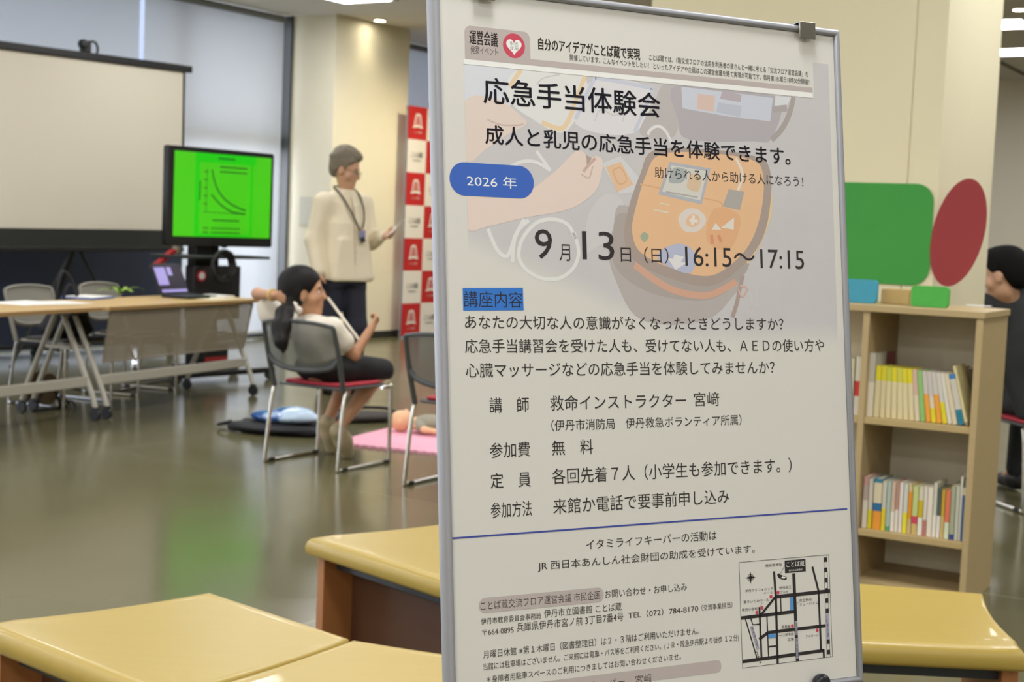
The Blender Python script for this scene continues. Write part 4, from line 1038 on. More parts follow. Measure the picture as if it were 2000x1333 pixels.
# local y grows away from the viewer here (left of TT)
t2 = make_table('folding table with perforated front panel, laptop at its right end', TL2)
t1 = dup(t2, 'folding table at the left edge of the photo, white papers on it', TL2 - TT * (TLEN + .035) - TN * .01)
for c_ in kids(t1):
    if c_.name.startswith('modesty'):
        for g_ in kids(c_): bpy.data.objects.remove(g_)
        bpy.data.objects.remove(c_)
def onT(a, b, z=0): return TL2 + TT * a - TN * b + Vector((0, 0, TH_ + z))
def sheet_(name, label, cat, p, sx_, sy_, th, m, rz, group=None, bevel=0):
    mb = MB(); mb.box((0, 0, th / 2), (sx_, sy_, th)); o = mb.build(name, m, None, loc=p, bevel=bevel); o.rotation_euler = (0, 0, rz); return tag(o, label, cat, group)
M_paper = mat('white_paper', '.92 .91 .88', .6, noise=.01)
for i, (px, py, rz, lb) in enumerate(((50, 592, .1, 'white paper sheet lying on the left table, at the left edge of the photo'), (98, 592, -.25, 'white paper sheet lying on the left table near the blue folder'))):
    sheet_('paper_sheet', lb, 'paper', P(px, py, TH_ + .0008 + .0012 * i), .42, .297, .001, M_paper, TRZ + rz)
fo = sheet_('folder', 'blue folder lying where the two tables meet', 'folder', P(172, 583, TH_ + .001), .31, .22, .012, mat('blue_folder', '70 104 168', .4), TRZ + .2, bevel=.002)
mb = MB(); mb.box((0, 0, .0135), (.29, .20, .003)); mb.build('top_sheet', M_paper, fo)
gp = P(236, 574, TH_ + .001)
mb = MB()
for k in range(6):
    a = .3 + k * 1.03; n_ = Vector((-math.sin(a), math.cos(a), 0)) * .014; L_ = .10 + .03 * (k % 3); v0 = len(mb.v); pts_ = []
    for t_ in range(5):
        c_ = Vector((math.cos(a), math.sin(a), 0)) * L_ * t_ / 4 + Vector((0, 0, .002 + .0018 * k + (.028 + .012 * (k % 2)) * math.sin(math.pi * .8 * t_ / 4) ** 1.5 + (.03 if k % 3 == 0 and t_ == 4 else 0))); pts_ += [c_ - n_, c_ + n_]
    mb.add(pts_, [(2 * t_, 2 * t_ + 2, 2 * t_ + 3, 2 * t_ + 1) for t_ in range(4)])
o = mb.build('green_leaflet', mat('lime_paper', '150 190 70', .5), None, loc=gp); o.rotation_euler = (0, 0, TRZ); so = o.modifiers.new('thick', 'SOLIDIFY'); so.thickness = .0015; tag(o, 'crumpled lime green strips of paper on the table, behind the blue folder', 'paper strips')
for i, (a, b, rz, lb) in enumerate(((1.52, .30, .05, 'white paper stack at the right end of the table, beside the laptop'), (1.36, .16, -.08, 'cream paper sheet on the table in front of the laptop'))):
    sheet_('paper_stack', lb, 'papers', onT(a, b, .0008), .297, .21, .012 if i == 0 else .002, M_paper if i == 0 else mat('cream_paper', '.86 .82 .70', .6), TRZ + rz)
# laptop, its screen turned to the room
lp = thing('laptop', 'open black laptop with lilac windows on its screen, on the table', 'laptop', onT(1.30, .44, .0008), TRZ)
mb = MB(); mb.prism(rrect(-.17, -.23, .17, 0, .012, 4), .002, .018); mb.build('base', M_black, lp, bevel=.003)
mb = MB(); mb.box((0, -.085, .0188), (.28, .10, .002)); mb.build('keyboard', mat('laptop_keys', '52 48 74', .5), lp)
lid = MB(); lid.T = Matrix.Translation((0, .003, .018)) @ Matrix.Rotation(-math.radians(24), 4, 'X'); lid.box((0, .004, .115), (.34, .008, .23)); ld = lid.build('lid', M_black, lp, bevel=.003)
sc_ = MB(); sc_.T = lid.T
def scr(x0, z0, x1, z1, y=-.0012): sc_.add([(x0, y, z0), (x1, y, z0), (x1, y, z1), (x0, y, z1)], [(0, 1, 2, 3)])
M_scr = mat('laptop_screen', '30 22 40', .25, noise=0, emit=.5); M_lil = mat('laptop_window', '150 140 200', .3, noise=0, emit=.55)
scr(-.16, .012, .16, .222); sc_.cm = 1; scr(-.15, .07, -.03, .20, -.002); scr(-.01, .14, .04, .20, -.002); scr(-.14, .016, .15, .036, -.002)
sc_.build('screen', [M_scr, M_lil], ld, smooth=False)

# chairs behind the tables
cm1 = make_chair('grey mesh chair coloured as brightly lit, behind the table, black bag hanging on it', M_cmesh2, M_cfr2, mat('grey_seat_pad', '60 58 56', .8))
cm1.location = (-2.92, 9.66, 0); cm1.rotation_euler = (0, 0, math.atan2(TN.y, TN.x))
dup(cm1, 'grey mesh chair coloured as brightly lit, behind the table, nearer the television', (-2.66, 10.42, 0), math.atan2(TN.y, TN.x) + .06)
M_bag = mat('black_fabric', '26 26 30', .8, noise=.1, scale=60)
bg = thing('shoulder_bag', 'black shoulder bag on the grey mesh chair, its strap standing up over the table', 'bag', (-2.93, 9.66, .438), math.atan2(TN.y, TN.x))
soft('bag_body', [('e', (.03, 0, .10), (.10, .19, .115), None, .02), ('e', (.03, .05, .05), (.12, .17, .06), None, .03), ('e', (.02, -.06, .06), (.12, .15, .07), None, .03)], M_bag, bg, .012)
mb = MB(); mb.tube(arc([(.06, -.13, .15), (.07, -.15, .30), (.07, -.11, .42), (.07, -.06, .415), (.06, .03, .33), (.05, .11, .18)], 6), .011, 8); mb.build('strap', M_bag, bg)
mb = MB(); mb.tube(arc([(.09, -.10, .16), (.10, -.12, .27), (.10, -.07, .345), (.09, .0, .30), (.08, .07, .17)], 6), .009, 8); mb.build('strap', M_bag, bg)

# ================================================================= PROJECTION SCREEN
PSC = Vector((-3.426, 12.1, 0)); PSY = math.radians(54.7)
ps = thing('projection_screen', 'big beige projection screen on a black tripod behind the tables', 'screen', PSC, PSY)
TILT = Matrix.Translation((0, 0, 1.795)) @ Matrix.Rotation(.012, 4, 'Y').inverted() @ Matrix.Translation((0, 0, -1.795))
M_scrn = mat('screen_fabric', '.815 .785 .71', .7, noise=.012, scale=3)
x0, x1 = -1.20, .905
z0, z1 = 1.115, 2.465
mb = MB(); mb.T = TILT; mb.box(((x0 + x1) / 2, 0, (z0 + z1) / 2), (x1 - x0, .004, z1 - z0)); mb.build('screen_cloth', M_scrn, ps)
mb = MB(); mb.T = TILT
mb.box((x1 + .012, -.001, (z0 + z1) / 2), (.024, .006, z1 - z0)); mb.box(((x0 + x1) / 2, -.001, z0 - .075), (x1 - x0 + .05, .006, .15)); mb.build('black_border', mat('screen_black', '32 34 30', .7), ps)
mb = MB(); mb.T = TILT; mb.box(((x0 + x1) / 2 + .02, 0, z1 + .03), (x1 - x0 + .14, .05, .06)); mb.build('top_bar', M_black, ps, bevel=.008)
mb = MB(); mb.T = TILT; mb.tube([((x0 + x1) / 2, .05, z0 - .18), ((x0 + x1) / 2, .05, z1 + .03)], .022, 12); mb.build('post', M_black, ps)
mb = MB(); mb.T = TILT; mb.box(((x0 + x1) / 2, .02, z0 - .165), (x1 - x0 + .08, .05, .04)); mb.build('bottom_bar', M_black, ps, bevel=.006)
mb = MB(); cx = (x0 + x1) / 2
for dx, dy in ((-.62, -.02), (.62, -.02), (0, .5)):
    l = MB(); l.tube([(cx + dx * .03, .05, .98), (cx + dx, .05 + dy, .015)], .013, 8); l.build('tripod_leg', M_black, ps)
hk = MB(); hk.T = TILT; hx_ = -.12
hk.box((hx_, 0, z1 + .10), (.075, .06, .085)); hk.lathe([(.03, -.03), (.038, -.02), (.038, .02), (.03, .03)], 14, (hx_ - .03, -.01, z1 + .12), 'y'); hk.build('camera_body', M_black, ps, bevel=.008)
hk = MB(); hk.T = TILT; hk.tube(arc([(hx_ + .03, 0, z1 + .145), (hx_ + .09, 0, z1 + .15), (hx_ + .12, 0, z1 + .11), (hx_ + .115, 0, z1 + .055)], 5), .010, 8); hk.build('handle', M_black, ps)
# dark blue partition standing behind it
pp = P(50, 676, .12); pu, pv = toUV(pp)
pt = thing('partition', 'dark navy rolling partition standing behind the tables, below the screen', 'partition', R(pu, pv, 0), RZ)
M_navy = mat('navy_panel', '34 44 66', .6, noise=.04, scale=8)
px1 = (toUV(PY(342, 650, 13.3))[0] - pu)
pu_end = xuv(350, 640, v=pv)[0] - pu
mb = MB(); mb.box(((pu_end - 3.0) / 2 , 0, .72), (pu_end + 3.0, .04, 1.20)); mb.build('panel', M_navy, pt, bevel=.006)
mb = MB(); mb.box(((pu_end - 3.0) / 2, -.001, .115), (pu_end + 3.0, .05, .035)); mb.build('bottom_frame', M_black, pt, bevel=.004)
for x in (-2.6, -1.2, .25, pu_end - .3):
    f = MB(); f.box((x, 0, .085), (.05, .44, .03)); fo_ = f.build('foot', M_black, pt, bevel=.004)
    for y in (-.19, .19):
        w = MB(); w.lathe([(.008, -.012), (.036, -.012), (.036, .012), (.008, .012)], 14, (x, y, .036), 'x'); w.build('caster', M_black, fo_)

# ================================================================= TELEVISION ON ITS CART
tvC = Vector((-2.259, 11.3, 0)); tvY = math.radians(52.3)
tvt = thing('television', 'television showing a bright green slide, on a black cart', 'television', tvC + Vector((0, 0, 1.399)), tvY)
w, h = 1.04, .734
mb = MB(); mb.prism(rrect(-w / 2, -h / 2, w / 2, h / 2, .02, 4), -.03, .03)
mb.v = [(x, z, y) for x, y, z in mb.v]; mb.f = [f[::-1] for f in mb.f]; mb.build('housing', mat('tv_black', '26 25 24', .35), tvt, bevel=.006)
gx0, gx1, gz0, gz1 = -w / 2 + .055, w / 2 - .03, -h / 2 + .072, h / 2 - .038
M_g1 = mat('slide_green', '66 186 20', .3, noise=.03, scale=4, emit=.62); M_g2 = mat('slide_deep_green', '26 186 10', .3, noise=0, emit=.62); M_g3 = mat('slide_ink', '14 74 22', .3, noise=0, emit=.5)
mb = MB(); mb.add([(gx0, -.0312, gz0), (gx1, -.0312, gz0), (gx1, -.0312, gz1), (gx0, -.0312, gz1)], [(0, 1, 2, 3)]); mb.build('screen', M_g1, tvt, smooth=False)
def sp(px, py): return (gx0 + (gx1 - gx0) * (px - 150) / 1200, gz1 - (gz1 - gz0) * (py - 130) / 1040)
def quad(mb, a, b, y=-.0316):
    (xa, za), (xb, zb) = sp(*a), sp(*b); mb.add([(xa, y, zb), (xb, y, zb), (xb, y, za), (xa, y, za)], [(0, 1, 2, 3)])
def rib(mb, pts, wd, y=-.0320):
    q = [sp(*p) for p in pts]; L, Q = ribbon(q, wd); n = len(L); mb.add([(p.x, y, p.y) for p in L] + [(p.x, y, p.y) for p in Q], [(i, i + 1, n + i + 1, n + i) for i in range(n - 1)])
mb = MB(); quad(mb, (400, 130), (1150, 245)); quad(mb, (400, 245), (450, 1160)); quad(mb, (1085, 245), (1115, 1160)); quad(mb, (420, 1135), (1080, 1165)); mb.build('slide_frame', M_g2, tvt, smooth=False)
mb = MB(); rib(mb, [(600, 330), (620, 440), (655, 540), (700, 620), (760, 690), (850, 755), (950, 800), (1030, 825)], .011); rib(mb, [(600, 640), (650, 700), (710, 760), (780, 810), (860, 850), (940, 862), (1025, 870)], .011)
rib(mb, [(540, 310), (535, 860)], .004); rib(mb, [(505, 860), (1030, 872)], .004)
for y in (360, 460, 560, 660, 760): rib(mb, [(505, y), (550, y)], .006)
for a, b, y, wd in ((680, 885, 185, .018), (700, 1040, 290, .016), (700, 1040, 350, .014), (620, 955, 960, .015), (505, 575, 1062, .012), (605, 960, 1062, .011), (505, 575, 1115, .012), (605, 960, 1115, .011)):
    x = a
    while x < b: rib(mb, [(x, y), (min(b, x + 26), y)], wd * .8); x += 33
rib(mb, [(460, 480), (455, 720)], .010)
mb.build('slide_chart', M_g3, tvt, smooth=False)
cart = thing('television_cart', 'black rolling cart carrying the television', 'cart', tvC + Vector((0, 0, 0)), tvY)
mb = MB(); mb.box((-.07, .13, .62), (.16, .10, 1.10)); mb.box((.06, .13, .62), (.06, .08, 1.10)); mb.build('column', M_black, cart, bevel=.006)
mb = MB(); mb.box((0, .075, 1.30), (.42, .085, .36)); mb.tube([(-.16, .07, 1.18), (-.13, .12, 1.03)], .03, 8); mb.tube([(.12, .07, 1.12), (.16, .12, 1.04)], .03, 8); mb.build('mount', M_black, cart, bevel=.006)
mb = MB(); mb.box((-.10, -.04, .955), (.88, .34, .022)); mb.build('shelf', mat('cart_shelf', '40 42 40', .5), cart, bevel=.004)
mb = MB()
mb.box((-.02, .10, .09), (.30, .42, .05)); mb.box((.0, -.10, .075), (1.0, .06, .04)); mb.box((.0, .32, .075), (1.0, .06, .04)); mb.build('base', M_black, cart, bevel=.006)
for x in (-.47, .47):
    for y in (-.10, .32):
        wv = MB(); wv.lathe([(.01, -.016), (.044, -.016), (.047, -.008), (.047, .008), (.044, .016), (.01, .016)], 18, (x, y, .047), 'y'); wv.build('caster', mat('caster_grey', '70 68 60', .5), cart)
mb = MB(); mb.box((-.07, -.005, .20), (.24, .16, .20)); mb.build('equipment_box', M_black, cart, bevel=.006)
mb = MB(); mb.box((-.07, -.088, .17), (.22, .006, .06)); mb.build('red_plate', mat('red_plate', '170 40 40', .5), cart, label='red plate on the lower box')
# training case with a red lid on the cart shelf
kc = thing('training_case', 'black training case with a red lid and round emblem, under the television', 'case', tvC + Vector((0, 0, .45)), tvY)
mb = MB(); mb.box((-.13, -.10, .24), (.46, .10, .40)); mb.build('case_body', mat('case_black', '28 22 26', .5), kc, bevel=.01)
q1, q2 = PY(303, 526, 10.9), PY(344, 491, 10.9); M4 = Matrix.Rotation(-tvY, 4, 'Z')
a_ = M4 @ (q1 - tvC - Vector((0, 0, .45))); b_ = M4 @ (q2 - tvC - Vector((0, 0, .45)))
mb = MB(); d_ = (b_ - a_); n_ = Vector((-d_.z, 0, d_.x)).normalized() * .030
mb.add([tuple(v_ + Vector((0, s_, 0)) + o_) for s_ in (-.02, .04) for v_, o_ in ((a_, Vector()), (b_, Vector()), (b_, n_), (a_, n_))], [(0, 1, 2, 3), (7, 6, 5, 4), (0, 4, 5, 1), (1, 5, 6, 2), (2, 6, 7, 3), (3, 7, 4, 0)]); mb.build('lid', mat('red_lid', '166 32 36', .4), kc, bevel=.004, label='red lid')
ep = M4 @ (PY(380, 538, 11.02) - tvC - Vector((0, 0, .45)))
mb = MB(); mb.lathe([(.001, 0), (.042, 0), (.042, -.008), (.001, -.008)], 20, (ep.x, -.152, ep.z), 'y'); mb.cm = 1; mb.lathe([(.001, -.008), (.026, -.0085), (.026, -.012), (.001, -.012)], 18, (ep.x, -.152, ep.z), 'y'); mb.build('emblem', [mat('red_ring', '180 50 50', .5), mat('white_disc', '.9 .9 .9', .5)], kc, label='red and white round emblem')
cc = thing('cable_coil', 'coiled thick black cable hanging from the cart shelf', 'cable', PY(433, 520, 11.0), tvY)
mb = MB()
for k in range(3):
    r_ = .085 + .012 * k; mb.tube([(r_ * math.cos(t_ * .349), -.012 * k + .006 * math.sin(t_ * 1.7), r_ * 1.05 * math.sin(t_ * .349)) for t_ in range(18)], .014, 8, closed=True)
mb.tube(arc([(.08, 0, -.03), (.10, .0, -.12), (.09, .0, -.20), (.05, .02, -.26)], 4), .006, 6); mb.build('coil', M_black, cc)
bo = thing('bottle', 'small grey bottle standing behind the laptop beside the red lid', 'bottle', PY(345, 516, 11.25), 0); bo.location.z = .9672
mb = MB(); mb.lathe([(.028, 0), (.034, .004), (.034, .10), (.024, .125), (.012, .135), (.012, .15)], 16); mb.build('bottle_body', mat('bottle_grey', '150 146 124', .4), bo)
mb = MB(); mb.lathe([(.013, .15), (.013, .168), (.008, .170)], 14); mb.build('cap', mat('bottle_cap', '170 166 150', .5), bo)

# ================================================================= CHEQUERED BACKDROP
b0 = xuv(783, 655, v=.16)[0]
bd = thing('backdrop', 'tall red and white chequered backdrop standing by the pier', 'backdrop', R(b0, .16, 0), RZ)
M_br, M_bw = mat('backdrop_red', '188 34 34', .6, noise=.03), mat('backdrop_white', '.90 .88 .85', .6, noise=.01)
NC, NR = 8, 7; cw, rh = .352, .361
mb = MB()
for r_ in range(NR):
    for c_ in range(NC):
        mb.cm = (r_ + c_) % 2 if False else (0 if (r_ + c_) % 2 == 0 else 1)
        mb.add([(c_ * cw, 0, .02 + r_ * rh), ((c_ + 1) * cw, 0, .02 + r_ * rh), ((c_ + 1) * cw, 0, .02 + (r_ + 1) * rh), (c_ * cw, 0, .02 + (r_ + 1) * rh)], [(0, 1, 2, 3)])
cl = mb.build('printed_cloth', [M_br, M_bw], bd, smooth=False)
mb = MB(); yy = -.004
for r_ in range(NR):
    for c_ in range(NC):
        ox, oz = c_ * cw, .02 + r_ * rh
        if (r_ + c_) % 2 == 0:
            mb.cm = 0
            op = [(.10, .14), (.125, .265), (.145, .285), (.207, .285), (.227, .265), (.252, .14)]; ip = [(.128, .165), (.146, .258), (.152, .264), (.2, .264), (.206, .258), (.224, .165)]
            n_ = len(op); vs = [(ox + x, yy, oz + z) for x, z in op] + [(ox + x, yy, oz + z) for x, z in ip]
            mb.add(vs, [(i, n_ + i, n_ + i + 1, i + 1) for i in range(n_ - 1)])
            mb.add([(ox + x, yy, oz + z) for x, z in ((.085, .125), (.176, .138), (.267, .125), (.262, .148), (.176, .165), (.09, .148))], [(0, 1, 2, 3, 4, 5)])
            mb.add([(ox + x, yy, oz + z) for x, z in ((.170, .16), (.182, .16), (.182, .262), (.170, .262))], [(0, 1, 2, 3)])
            put_text(mb, 'ことば蔵', 1, .105, .068, .247, .094, yy, lambda x, y, q, ox=ox, oz=oz: (ox + x, q, oz + y))
        else:
            mb.cm = 1; put_text(mb, 'ことば蔵', 1, .07, .165, .282, .225, yy, lambda x, y, q, ox=ox, oz=oz: (ox + x, q, oz + y))
            mb.add([(ox + x, yy, oz + z) for x, z in ((.10, .128), (.25, .128), (.25, .138), (.10, .138))], [(0, 1, 2, 3)])
mb.build('logo_print', [M_bw, mat('logo_grey', '128 126 122', .6)], cl, smooth=False)
mb = MB()
for x in (0.02, NC * cw / 2, NC * cw - .02): mb.tube([(x, .03, 0.0), (x, .03, .02 + NR * rh)], .012, 8)
mb.tube([(0, .03, NR * rh), (NC * cw, .03, NR * rh)], .012, 8); mb.tube([(0, .03, .04), (NC * cw, .03, .04)], .012, 8); mb.build('support_frame', M_metal, bd)
# small notice plate on the pier's near face
mb = MB(); q = xuv(597, 415, u=-.012); mb.box((0, 0, 0), (.010, .17, .30)); o = mb.build('wall_plate', mat('plate_grey', '206 202 184', .5), None, bevel=.003); o.matrix_world = Matrix.Translation(R(-.0062, q[1], 1.27 + (430 - 415) / 188.0)) @ Matrix.Rotation(RZ, 4, 'Z'); tag(o, 'pale grey wall plate on the pier, left of the presenter', 'wall plate')

# ================================================================= THINGS ON THE FLOOR
M_pink = mat('pink_mat', '238 170 190', .7, noise=.03)
pm0 = P(652, 868); pe = (P(853, 889) - pm0).normalized(); pf = Vector((-pe.y, pe.x, 0)); PWD, PDP = 1.25, .72
out = []
def scal(a, b, n_):
    a, b = Vector(a), Vector(b); L = (b - a).length; d = (b - a).normalized(); nn2 = Vector((d.y, -d.x)); r = []
    for i in range(n_):
        for t_ in range(5): r.append(a + d * (L * (i + t_ / 5) / n_) + nn2 * .016 * math.sin(math.pi * t_ / 5))
    return r
pts = scal((0, 0), (PWD, 0), 24) + scal((PWD, 0), (PWD, PDP), 14) + scal((PWD, PDP), (0, PDP), 24) + scal((0, PDP), (0, 0), 14)
mb = MB(); mb.prism([(p.x, p.y) for p in pts], .0, .014); pk = mb.build('play_mat', M_pink, None, loc=pm0); pk.location.z = .0006; pk.rotation_euler = (0, 0, math.atan2(pe.y, pe.x)); tag(pk, 'pink foam mat with scalloped edge on the floor', 'mat')
# infant training doll lying on the mat
dp = P(783, 826, .07); dl = thing('baby_doll', 'baby training doll in a grey shirt lying on the pink mat', 'doll', (dp.x, dp.y, .0150), math.radians(-4))
M_doll = mat('doll_skin', '236 190 146', .45, noise=.02); M_dshirt = mat('doll_shirt', '150 146 128', .8, noise=.05, scale=40)
soft('doll_body', [('e', (0, 0, .066), (.066, .058, .064), None, .01), ('e', (.035, 0, .085), (.03, .035, .04), None, .02), ('c', (.06, 0, .055), (.09, 0, .055), .03, .03, .02), ('e', (.18, 0, .055), (.11, .075, .052), None, .03),
     ('c', (.11, -.07, .05), (.16, -.12, .035), .024, .02, .015), ('c', (.16, -.12, .035), (.23, -.13, .03), .02, .016, .012), ('e', (.245, -.13, .028), (.022, .016, .014), None, .008), ('c', (.11, .07, .05), (.17, .12, .035), .024, .018, .015), ('c', (.17, .12, .035), (.24, .12, .03), .018, .015, .012),
     ('c', (.28, -.035, .045), (.38, -.06, .04), .034, .026, .015), ('c', (.38, -.06, .04), (.48, -.05, .03), .026, .02, .012), ('c', (.28, .035, .045), (.38, .06, .04), .034, .026, .015), ('c', (.38, .06, .04), (.48, .05, .03), .026, .02, .012),
     ('e', (-.002, -.058, .062), (.014, .008, .02), None, .006), ('e', (.03, -.002, .132), (.012, .012, .010), None, .01)], M_doll, dl, .006)
soft('shirt', [('e', (.18, 0, .056), (.112, .083, .058), None, .03), ('c', (.115, -.066, .052), (.14, -.10, .042), .029, .027, .015), ('c', (.115, .066, .052), (.14, .10, .042), .029, .027, .015)], M_dshirt, dl, .007, label='grey shirt')
# black mat with blue plastic bag, dark folded case
bt = P(545, 845); btm = thing('carry_bag', 'flat black carrying bag lying on the floor, left of the seated girl', 'bag', (bt.x, bt.y, 0), math.radians(-12))
soft('bag_body', [('e', (.0, 0, .035), (.31, .20, .030), None, .02), ('c', (-.26, -.10, .028), (.24, -.12, .028), .026, .026, .02), ('c', (-.26, .12, .03), (.24, .12, .03), .028, .028, .02)], M_bag, btm, .012)
mb = MB(); mb.tube(arc([(-.29, -.02, .05), (-.36, -.05, .03), (-.38, .04, .02), (-.30, .08, .03)], 5), .010, 8); mb.build('handle', M_bag, btm)
bp = P(562, 826, .06); bb_ = thing('plastic_bag', 'shiny blue and white plastic bag lying on the black carrying bag', 'plastic bag', (bp.x, bp.y, .066), math.radians(-10))
def bagmat():
    m = mat('blue_plastic', '96 150 208', .25, noise=.1, scale=9, spec=.6, bump=.6); nt = m.node_tree; b = nt.nodes['Principled BSDF']
    nz = nt.nodes.new('ShaderNodeTexNoise'); nz.inputs['Scale'].default_value = 7; nz.inputs['Detail'].default_value = 3; tc = nt.nodes['Texture Coordinate']; nt.links.new(tc.outputs['Object'], nz.inputs[0])
    rp = nt.nodes.new('ShaderNodeValToRGB'); rp.color_ramp.elements[0].position = .42; rp.color_ramp.elements[0].color = lin('40 84 150') + (1,); rp.color_ramp.elements[1].position = .56; rp.color_ramp.elements[1].color = lin('190 214 236') + (1,)
    nt.links.new(nz.outputs[0], rp.inputs[0]); nt.links.new(rp.outputs[0], b.inputs['Base Color']); return m
soft('bag_film', [('e', (0, 0, .03), (.20, .13, .035), None, .03), ('e', (-.10, .03, .025), (.14, .11, .028), None, .03), ('e', (.05, -.02, .06), (.11, .08, .035), None, .04)], bagmat(), bb_, .01)
gk = P(712, 822, .02); gt = thing('folded_case', 'dark grey folded case lying behind the pink mat, right of the girl', 'case', (gk.x - .02, gk.y + .10, 0), math.radians(28))
soft('case_body', [('e', (0, 0, .035), (.26, .11, .034), None, .02), ('c', (-.2, -.06, .03), (.22, -.05, .03), .028, .028, .02)], mat('dark_grey_fabric', '66 62 58', .8, noise=.08, scale=40), gt, .012)
mb = MB(); mb.tube(arc([(-.22, .05, .05), (-.05, .10, .075), (.18, .10, .07), (.24, .04, .05)], 5), .010, 8); mb.build('strap', M_bag, gt)
# cables and a small fan under the left table
fp = P(80, 800); fb = thing('cable_reel', 'brown and black cable reel on the floor under the left table', 'cable reel', (fp.x, fp.y + .02, 0), TRZ)
mb = MB(); mb.lathe([(.03, -.05), (.10, -.05), (.105, -.04), (.105, -.035), (.05, -.03), (.05, .03), (.105, .035), (.105, .04), (.10, .05), (.03, .05)], 20, (0, 0, .13), 'y'); mb.build('drum', mat('reel_brown', '96 78 54', .5), fb)
mb = MB(); mb.tube([(-.12, -.05, .012), (-.05, -.05, .13), (.05, -.05, .13), (.12, -.05, .012)], .010, 8); mb.tube([(-.12, .05, .012), (-.05, .05, .13), (.05, .05, .13), (.12, .05, .012)], .010, 8); mb.tube([(-.17, -.08, .012), (.14, -.08, .012)], .011, 8); mb.build('stand', M_black, fb)
mb = MB(); mb.tube([(.055 * math.cos(t_ * .5) + .12, -.12 + .004 * t_, .012 + .004 * (t_ % 3) + .05 * abs(math.sin(t_ * .25))) for t_ in range(22)], .007, 6); mb.build('loose_cable', M_black, fb)
cb = [P(x, y, .008) for x, y in ((118, 752), (170, 764), (230, 764), (300, 748), (355, 742))]
mb = MB(); mb.tube(arc(cb, 6), .008, 6); tag(mb.build('floor_cable', M_black), 'thin black cable trailing over the floor under the tables', 'cable')

# ================================================================= PEOPLE
SKIN = mat('skin_tan', '190 146 114', .5, noise=.04, scale=20); SKIN2 = mat('skin_warm', '188 140 106', .5, noise=.04, scale=20)
EYEW = mat('eye_white', '226 220 210', .3, noise=0); EYED = mat('eye_dark', '34 24 20', .2, noise=0)
LIP = mat('lip', '168 96 84', .5, noise=.03)
def face_bits(root, M, t, s=1.0, brow=None):
    M = Matrix(M); t = Vector(t)
    for y in (-1, 1):
        e = MB(); e.ball((.0755 * s, .031 * y * s, .0055 * s), (.0115 * s, .0135 * s, .0070 * s), 10); e.cm = 1; e.ball((.0832 * s, .031 * y * s, .0050 * s), (.0048 * s, .0062 * s, .0062 * s), 8)
        e.v = [tuple(M @ Vector(v) + t) for v in e.v]; e.build('eye', [EYEW, EYED], root)
        if brow:
            b = MB(); b.tube([M @ Vector(p) * 1 + t for p in ((.086 * s, .018 * y * s, .030 * s), (.087 * s, .033 * y * s, .034 * s), (.078 * s, .048 * y * s, .028 * s))], .0042 * s, 6); b.build('eyebrow', brow, root)
    l = MB(); l.ball((.0835 * s, 0, -.0655 * s), (.010 * s, .022 * s, .0105 * s), 10); l.v = [tuple(M @ Vector(v) + t) for v in l.v]; l.build('lips', LIP, root)
# ---- the presenter: standing, turned three quarters to the right, reading a sheet
MAN = P(661, 768); FA = math.radians(40); MRZ = math.atan2(-math.cos(FA), math.sin(FA))
man = thing('person', 'grey haired person in a cream long shirt standing and reading a sheet of paper', 'person', MAN, MRZ)
HM = rotm(math.radians(38), math.radians(16)); HT = Vector((.012, -.005, 1.632))
body = []
body += [('t', (0, 0, .86), (0, 0, 1.02), (.10, .145), (.09, .125), 0, .03), ('t', (0, 0, 1.0), (.0, 0, 1.22), (.09, .125), (.10, .135), 0, .03), ('t', (0, 0, 1.20), (-.005, 0, 1.38), (.10, .135), (.07, .12), 0, .03),
         ('c', (-.01, -.15, 1.385), (-.01, .15, 1.385), .050, .050, .04), ('c', (-.01, 0, 1.40), (.02, .005, 1.56), .062, .055, .04)]
for y in (-1, 1):
    x0 = .03 * y
    body += [('c', (0, .09 * y, .90), (.02 + x0, .10 * y, .49), .085, .058, .04), ('c', (.02 + x0, .10 * y, .49), (-.01 + x0, .10 * y, .10), .058, .040, .02), ('c', (-.02 + x0, .10 * y, .05), (.13 + x0, .115 * y, .035), .042, .032, .02)]
RS, RE, RW = Vector((-.01, -.185, 1.395)), Vector((-.03, -.235, 1.12)), Vector((.05, -.235, .885))
LS, LE, LW = Vector((-.01, .180, 1.395)), Vector((.005, .235, 1.125)), Vector((.165, .235, 1.165))
for S_, E_, W_ in ((RS, RE, RW), (LS, LE, LW)):
    body += [('c', S_, E_, .052, .042, .03), ('c', E_, W_, .042, .029, .015)]
body += hand(RW, (.10, 0, -1), (.3, .9, 0), (1, .2, 0), .96, (.25, .35))
LD = Vector((.85, .30, .12)); body += hand(LW, LD, (-.1, -.75, .75), (.1, .55, .75), .96, (.75, .8))
hp = xf(head_prims(), HM, HT); body += hp
soft('body', body, SKIN, man, .0065)
face_bits(man, HM, HT, 1.0, mat('brow_grey', '96 88 78', .8))
hair = xf([('e', (-.030, 0, .062), (.108, .090, .098), None, .02), ('e', (-.075, 0, .01), (.055, .080, .085), None, .03), ('e', (.025, 0, .115), (.070, .070, .042), None, .03), ('e', (-.035, 0, .115), (.080, .078, .055), None, .03), ('c', (.01, -.080, .02), (.012, -.078, -.012), .012, .008, .01), ('c', (.01, .080, .02), (.012, .078, -.012), .012, .008, .01),
           ('x', ('e', (.104, 0, -.018), (.085, .12, .112), None, .02)), ('x', ('e', (.0, -.09, -.012), (.026, .03, .036), None, .01)), ('x', ('e', (.0, .09, -.012), (.026, .03, .036), None, .01))], HM, HT)
rr = random.Random(3)
for i in range(60):
    a, e = rr.uniform(0, 6.28), rr.uniform(.05, 1.5); p = Vector((-.025 + .104 * math.cos(a) * math.cos(e), .086 * math.sin(a) * math.cos(e), .065 + .094 * math.sin(e)))
    if p.x < .055 or p.z > .125: hair.insert(0, xf([('e', p, (.020, .018, .016), None, .012)], HM, HT)[0])
